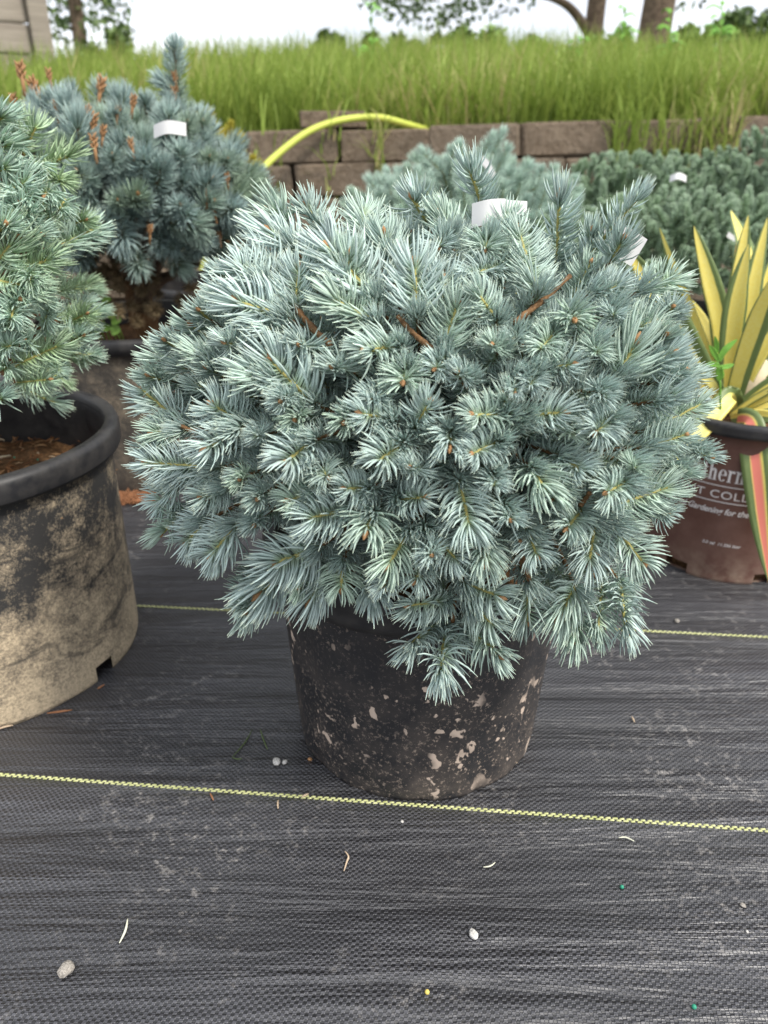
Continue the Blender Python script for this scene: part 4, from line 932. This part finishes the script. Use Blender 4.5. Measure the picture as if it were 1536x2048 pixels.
strip_tag('plant_tag', [at_y(308, 264, 1.185), at_y(335, 254, 1.175), at_y(372, 259, 1.19)], (0.1, 0, 1), 0.017, 'white looped tag under the leader of the steel blue spruce')
strip_tag('plant_tag', [at_y(962, 318, 1.72), at_y(975, 330, 1.72), at_y(986, 352, 1.72)], (0.6, 0, 0.8), 0.014, 'narrow white tag curled in the pale spruce')
strip_tag('plant_tag', [at_y(1340, 358, 1.85), at_y(1357, 352, 1.84), at_y(1372, 358, 1.86)], (0, 0.3, 1), 0.014, 'small white tag lying on the juniper under the wall')
strip_tag('plant_tag', [at_y(1455, 468, 1.30), at_y(1463, 474, 1.30), at_y(1474, 482, 1.30)], (0.3, 0, 1), 0.008, 'tiny white tag on the juniper behind the yucca leaves')
strip_tag('plant_tag', [at_y(1478, 770, 1.10), at_y(1500, 740, 1.11), at_y(1530, 700, 1.12)], (0.8, 0, 0.5), 0.024, 'long white tag standing in the yucca pot')
hm = simple('hose_yellow', (0.52, 0.58, 0.10), 0.5, 0.3, 0.1, 12)
hp = [(-0.62, 2.3, 0.02), at_y(440, 430, 2.45), at_y(505, 358, 2.5), at_y(560, 305, 2.6), at_y(620, 262, 2.68), at_y(685, 240, 2.74), at_y(755, 235, 2.80), at_y(812, 248, 2.86), at_y(860, 262, 3.0)]
o = tube('garden_hose', smooth_path(hp, 10), 0.0105, hm, n=12); tag(o, 'yellow green garden hose arching over the block wall', 'hose')

# ------------------------------------------------------------------ little things lying on the fabric
M['perlite'] = simple('perlite', (0.62, 0.60, 0.56), 0.9, 0.2, 0.3, 500, 0.002); M['pebble'] = simple('pebble', (0.36, 0.33, 0.29), 0.9, 0.2, 0.4, 600, 0.002)
def lump(px, py, r_px, mat, label, name='pebble', cat='pebble', sq=0.75, smooth=False, seed=1):
    p = ground_at(px, py); R = r_px / F * depth(p); bmt = bmesh.new(); bmesh.ops.create_icosphere(bmt, subdivisions=2, radius=R); g = random.Random(seed)
    if not smooth:
        for v_ in bmt.verts: v_.co *= g.uniform(0.8, 1.15)
    for v_ in bmt.verts: v_.co.z *= sq; v_.co.x *= 1.0 if smooth else 1.25
    me = bpy.data.meshes.new(name); bmt.to_mesh(me); bmt.free(); me.materials.append(M[mat]); me.polygons.foreach_set('use_smooth', [True] * len(me.polygons))
    o = link(name, me); o.location = (p.x, p.y, float(wav(p.x, p.y)) + R * sq * 0.8); o.rotation_euler.z = g.uniform(0, 3); return tag(o, label, cat)
lump(133, 1948, 15, 'pebble', 'rough grey pebble on the fabric, the largest one', seed=2)
lump(947, 1874, 9, 'perlite', 'pale quartz pebble on the dark dusty fabric', seed=3)
lump(553, 1531, 8, 'perlite', 'white perlite crumb, larger of two beside the mud splashed pot', 'perlite_crumb', 'crumb', seed=4)
lump(570, 1530, 5, 'perlite', 'white perlite crumb, smaller of two beside the mud splashed pot', 'perlite_crumb', 'crumb', seed=5)
lump(804, 1649, 3, 'perlite', 'tiny white crumb just past the yellow thread', 'perlite_crumb', 'crumb', seed=6)
lump(854, 1992, 5, 'pellet_yellow', 'round yellow fertilizer pellet on the fabric', 'pellet', 'pellet', 1, True)
lump(1243, 1778, 4, 'pellet_green', 'green fertilizer pellet lying past the curled grey needle', 'pellet', 'pellet', 1, True)
lump(1386, 2021, 5, 'pellet_green', 'green fertilizer pellet on the shiny wrinkled fabric', 'pellet', 'pellet', 1, True)
lump(1485, 1815, 5, 'pebble', 'dark grit crumb on the shiny wrinkled fabric', 'grit_crumb', 'crumb', seed=8)
lump(620, 1523, 4, 'bud', 'orange brown bark crumb at the foot of the mud splashed pot', 'bark_crumb', 'crumb', seed=9)
lump(1353, 1246, 5, 'pebble', 'grey pebble near the far yellow thread', seed=10)
lump(1493, 1867, 3, 'perlite', 'small cream crumb beside the dark grit', 'perlite_crumb', 'crumb', seed=12)
M['dry_needle'] = simple('dry_needle', (0.52, 0.40, 0.28), 0.8, 0.2, 0.2, 100); M['red_needle'] = simple('red_needle', (0.30, 0.14, 0.07), 0.8, 0.2, 0.2, 100); M['pale_needle'] = simple('pale_needle', (0.66, 0.66, 0.52), 0.7, 0.2, 0.1, 100); M['green_blade'] = simple('green_blade', (0.10, 0.14, 0.05), 0.7, 0.2, 0.2, 100)
def sliver(pix, rpx, mat, label, name='fallen_needle', cat='needle'):
    pts = [ground_at(x, y) for x, y in pix]; b = pts[0].copy(); r0 = rpx / F * depth(b); pts = smooth_path([q - b + Vector((0, 0, 0.0015 + r0 + float(wav(q.x, q.y)))) for q in pts], 4); m = len(pts)
    o = tube(name, pts, [r0 * (0.35 + 0.65 * math.sin(math.pi * min(0.98, max(0.06, i / (m - 1))))) for i in range(m)], M[mat], n=6); o.location = b; tag(o, label, cat)
sliver([(257, 1846), (253, 1870), (241, 1896)], 2.4, 'pale_needle', 'long curved pale needle on the fabric')
sliver([(690, 1708), (697, 1718), (694, 1728), (688, 1748)], 2.0, 'dry_needle', 'hooked tan needle on the dusty fabric')
sliver([(966, 1740), (980, 1738), (990, 1731)], 1.6, 'pale_needle', 'curled whitish needle on the dark fabric')
sliver([(1236, 1683), (1250, 1682), (1267, 1690)], 1.6, 'pale_needle', 'thin greenish needle below the yellow thread')
sliver([(421, 1594), (425, 1602), (428, 1609)], 2.0, 'red_needle', 'reddish dry needle below the yellow thread')
sliver([(557, 1608), (556, 1616), (557, 1626)], 2.0, 'dry_needle', 'short pinkish needle below the yellow thread')
sliver([(604, 1601), (611, 1597), (618, 1594)], 2.2, 'dry_needle', 'short tan bark sliver touching the yellow thread', 'bark_sliver', 'bark')
sliver([(1015, 1534), (1025, 1532), (1034, 1530)], 2.2, 'dry_needle', 'pale sliver at the right foot of the mud splashed pot', 'bark_sliver', 'bark')
sliver([(505, 1464), (490, 1490), (465, 1522)], 1.3, 'green_blade', 'long thin green grass blade lying beside the mud splashed pot', 'grass_blade', 'grass')
sliver([(465, 1522), (475, 1525), (485, 1524)], 1.2, 'green_blade', 'short bent grass blade at the end of the long blade', 'grass_blade', 'grass')
sliver([(521, 1463), (528, 1485), (536, 1505)], 1.5, 'green_blade', 'second grass blade between the long blade and the pot', 'grass_blade', 'grass')
sliver([(95, 1432), (120, 1429), (146, 1426)], 2.4, 'red_needle', 'rusty dry twig against the foot of the wide pot', 'dry_twig', 'twig')
sliver([(-10, 1468), (10, 1460), (28, 1456)], 2.2, 'dry_needle', 'pale dry twig in front of the wide pot', 'dry_twig', 'twig')
sliver([(196, 1384), (203, 1380), (210, 1375)], 2.2, 'red_needle', 'short red needle at the drain notch of the wide pot')
sliver([(1262, 1440), (1265, 1446), (1268, 1452)], 1.8, 'dry_needle', 'tiny pale sliver on the fabric right of the pot', 'bark_sliver', 'bark')
vs, fs = [], []
for k in range(260):
    p = ground_at(rs.uniform(225, 310), rs.uniform(992, 1012)); d = Vector((rs.uniform(-1, 1), rs.uniform(-1, 1), rs.uniform(-.1, .3))).normalized() * rs.uniform(.006, .016); p.z = 0.004 + rs.uniform(0, .006)
    v, f = tube_arrays([p - d, p + d], [0.0011, 0.0006], 4, False); kk = len(vs); vs += v; fs += [tuple(i + kk for i in x) for x in f]
tag(link('needle_litter', mesh_np('needle_litter', vs, fs, [M['red_needle']])), 'rusty needle litter gathered between the dusty pots', 'litter', kind='stuff')

# ------------------------------------------------------------------ far things: shed, trees, bushes
wdm = Mat('weathered_board', 0.9, 0.15); wdn = wdm.noise(wdm.coord(scale=(1.2, 1, 30)), 3, 5, 0.6)
wdc = wdm.ramp(wdn, [(0.3, (0.20, 0.17, 0.14)), (0.7, (0.40, 0.35, 0.29))]); wdm.color(wdm.mix(wdm.math('MULTIPLY', wdm.obj_random(), 0.4), wdc, (0.26, 0.23, 0.19)))
SY = 5.2; sx_ = at_y(58, 60, SY).x
shed = empty('wooden_shed', (sx_, SY, 0.75), 0.5); tag(shed, 'weathered grey wooden shed wall with a corner post', 'shed')
def boxm(wd, dp, hg, mat, bev=0.006):
    bmt = bmesh.new(); bmesh.ops.create_cube(bmt, size=1); bmesh.ops.scale(bmt, vec=(wd, dp, hg), verts=bmt.verts); bmesh.ops.bevel(bmt, geom=bmt.edges[:], offset=bev, segments=1, affect='EDGES')
    me = bpy.data.meshes.new('board'); bmt.to_mesh(me); bmt.free(); me.materials.append(mat); return me
bmsh = boxm(2.2, 0.03, 0.15, wdm.m)
for i in range(13):
    o = link('board', bmsh, shed); o.location = (-1.10, rnd.uniform(0, 0.012), 0.1 + i * 0.156); o.rotation_euler.x = -0.05
pst = boxm(0.11, 0.11, 2.2, wdm.m); o = link('post', pst, shed); o.location = (0.06, 0.0, 1.0)
side = boxm(0.03, 2.0, 0.15, wdm.m)
for i in range(13):
    o = link('board', side, shed); o.location = (-0.03, 1.06, 0.1 + i * 0.156)
rf = boxm(2.6, 2.6, 0.05, wdm.m); o = link('roof', rf, shed); o.location = (-1.05, 1.0, 2.2); o.rotation_euler.x = 0.12

lfm = Mat('tree_leaf', 0.6, 0.25); lcl = lfm.sep(lfm.attr())
lfm.color(lfm.ramp(lcl[0], [(0, (0.05, 0.09, 0.03)), (0.6, (0.11, 0.17, 0.06)), (1, (0.19, 0.27, 0.09))]))
lgm = Mat('weed_foliage', 0.6, 0.25); lcg = lgm.sep(lgm.attr()); lgm.color(lgm.ramp(lcg[0], [(0, (0.10, 0.17, 0.04)), (0.6, (0.20, 0.31, 0.08)), (1, (0.30, 0.42, 0.13))]))
def leaf_cloud(name, centers, rads, n, size, mat, parent, seed):
    g = np.random.default_rng(seed); c = np.asarray(centers); w_ = np.asarray(rads) ** 2; i = g.choice(len(c), n, p=w_ / w_.sum())
    d = g.normal(0, 1, (n, 3)); d /= np.linalg.norm(d, axis=1)[:, None]; p = c[i] + d * (np.asarray(rads)[i] * g.uniform(0.25, 1, n) ** 0.5)[:, None] * np.array([1, 1, 0.8])
    a = g.normal(0, 1, (n, 3)); a[:, 2] -= 0.4; a /= np.linalg.norm(a, axis=1)[:, None]; b = np.cross(a, g.normal(0, 1, (n, 3))); b /= np.linalg.norm(b, axis=1)[:, None]
    s = (size * g.uniform(0.6, 1.3, n))[:, None]; v = np.stack([p, p + a * s * .5 + b * s * .28, p + a * s, p + a * s * .5 - b * s * .28], 1).reshape(-1, 3)
    f = np.arange(n * 4).reshape(n, 4); col = np.repeat(g.uniform(0, 1, n), 4)[:, None] * np.ones((1, 3))
    return link(name, mesh_np(name, v, f, [mat], col=col), parent)
def tree(name, label, px, py, Y, wpx, hgt, crown_c, crown_r, nleaf, lsize, seed, lean=0.02, limbs=5, extra=(), mat=None):
    b = at_y(px, py, Y); b.z = float(bank_z(b.x, Y)); e = empty(name, b); tag(e, label, 'tree', 'trees beyond the bank'); r_ = random.Random(seed); R = wpx / F * Y * CP / 2
    tube('trunk', smooth_path([(0, 0, -0.2), (lean, 0, hgt * .25), (lean * 3, 0, hgt * .6), (lean * 4, 0.1, hgt)], 5), [R * 1.25] + [R * (1 - 0.6 * i / 16) for i in range(1, 16)], M['bark'], e, 12)
    cs, rs_ = list(crown_c), list(crown_r)
    for k in range(limbs):
        a = r_.uniform(0, 6.28); z0 = hgt * r_.uniform(.5, .9); q = Vector((math.cos(a) * hgt * .4, math.sin(a) * hgt * .4, z0 + hgt * r_.uniform(.05, .3)))
        tube('limb', smooth_path([(lean * 3, 0, z0), q * .5 + Vector((0, 0, z0 * .5 + .1)), q], 4), [R * .4 * (1 - .08 * i) for i in range(9)], M['bark'], e, 6); cs.append(tuple(q)); rs_.append(hgt * .22)
    for pts, r0 in extra: tube('limb', smooth_path([Vector(p) - b for p in pts], 5), [r0 * (1 - 0.05 * i) for i in range(5 * (len(pts) - 1) + 1)], M['bark'], e, 7)
    leaf_cloud('crown', cs, rs_, nleaf, lsize, mat or lfm.m, e, seed); return e, b
tb = at_y(1185, 90, 9.0)
def rel(px, py, Y, b): return tuple(at_y(px, py, Y) - b)
def tb_at(px, py, Y):
    b = at_y(px, py, Y); b.z = float(bank_z(b.x, Y)); return b
b1 = tb_at(1183, 80, 9.0)
tree('shade_tree', 'dark slim tree trunk with a low side limb beyond the bank', 1183, 80, 9.0, 40, 4.5, [rel(x, y, 9.0 + dy, b1) for x, y, dy in ((800, 5, .3), (850, 15, 0), (880, -10, .5), (905, 25, .2), (940, 10, 0), (820, -30, .2), (1000, 0, .4), (960, -30, 0), (1060, -10, .4), (760, -20, 0))], [.26, .25, .3, .2, .22, .3, .2, .25, .16, .3], 9000, 0.07, 61,
     extra=[([at_y(1180, 70, 9.0), at_y(1140, 15, 8.9), at_y(1085, -10, 8.7), at_y(980, -40, 8.6), at_y(850, -20, 8.7)], 0.055)])
b2 = tb_at(1300, 90, 8.0)
tree('shade_tree', 'thick furrowed brown tree trunk beyond the bank', 1300, 90, 8.0, 68, 4.2, [rel(x, y, 8.0 + dy, b2) for x, y, dy in ((1380, -20, .4), (1250, -60, .3))], [.2, .3], 4200, 0.075, 62, lean=0.05)
b3 = tb_at(160, 95, 11.0)
tree('shade_tree', 'shady grey green tree beside the shed', 160, 95, 11.0, 30, 5.0, [rel(x, y, 11 + dy, b3) for x, y, dy in ((120, 10, 0), (170, -5, .5), (215, 20, .2), (130, 55, .3), (190, 45, 0), (235, 50, .3), (110, 80, .2), (150, -40, 0), (210, -40, .3))], [.3, .35, .3, .25, .25, .2, .2, .4, .4], 5200, 0.10, 63)
def bush(px, py, Y, wpx, hpx, n, size, label, seed, mat):
    c = at_y(px, py, Y); b = Vector((c.x, Y, float(bank_z(c.x, Y)))); e = empty('bush', b); tag(e, label, 'bush', 'bushes along the top of the bank'); r_ = random.Random(seed); k = Y * CP / F
    cs = [tuple(c - b + Vector((r_.uniform(-.5, .5) * wpx * k, r_.uniform(-.2, .2), r_.uniform(-.6, .35) * hpx * k))) for _ in range(9)]
    tube('stem', [Vector((0, 0, -.1)), (c - b) * .6, c - b], [.02, .015, .006], M['bark'], e, 6)
    leaf_cloud('foliage', cs, [hpx * k * r_.uniform(.3, .5) for _ in cs], n, size, mat, e, seed)
bush(690, 84, 14, 110, 26, 1300, .12, 'small rounded bush far off on the skyline', 71, lfm.m)
bush(1010, 85, 7.0, 180, 36, 1500, .06, 'leafy thicket below the dark slim trunk', 72, lgm.m)
bush(1400, 85, 6.2, 150, 50, 1700, .06, 'green weedy thicket beside the thick trunk', 73, lgm.m)
bush(1510, 55, 9.0, 90, 50, 1500, .09, 'dense green bush at the end of the bank', 74, lfm.m)
bush(1200, 95, 6.6, 160, 40, 1500, .06, 'pale green thicket round the foot of the tree trunks', 75, lgm.m)
bush(860, 85, 7.6, 150, 30, 1200, .06, 'low dark thicket along the bank under the hanging leaves', 76, lfm.m)
bush(215, 85, 8.0, 90, 40, 900, .07, 'round green bush beside the shed', 77, lfm.m)
# tall weeds on the bank
for i, (px, top, Y, lb) in enumerate(((742, 10, 4.2, 'tall curled weed standing above the grass against the sky'), (1250, 15, 4.6, 'upright leafy weed before the thick trunk'), (1340, 20, 4.3, 'tall pointed-leaf weed right of the thick trunk'), (1440, 10, 4.4, 'tall bushy weed near the end of the bank'), (1165, 60, 4.5, 'short weed below the dark slim trunk'))):
    b = at_y(px, 150, Y); b.z = float(bank_z(b.x, Y)); tp = at_y(px + rs.uniform(-6, 6), top, Y); e = empty('tall_weed', b); tag(e, lb, 'weed', 'tall weeds on the bank')
    tube('stem', smooth_path([Vector((0, 0, -.05)), (tp - b) * .5 + Vector((.01, 0, 0)), tp - b], 4), [.004 - .0003 * k for k in range(9)], wg, e, 5)
    for k in range(16 if i else 9):
        t = rs.uniform(.45, 1.0); a = rs.uniform(0, 6.28); p0 = b + (tp - b) * t; d = Vector((math.cos(a), math.sin(a), rs.uniform(0, .6))).normalized(); l = rs.uniform(.05, .1)
        leaf_strap(e, [p0, p0 + d * l * .5 + Vector((0, 0, .01)), p0 + d * l - Vector((0, 0, .02))], .018, mat='weed', face=(0, -.6, .8))
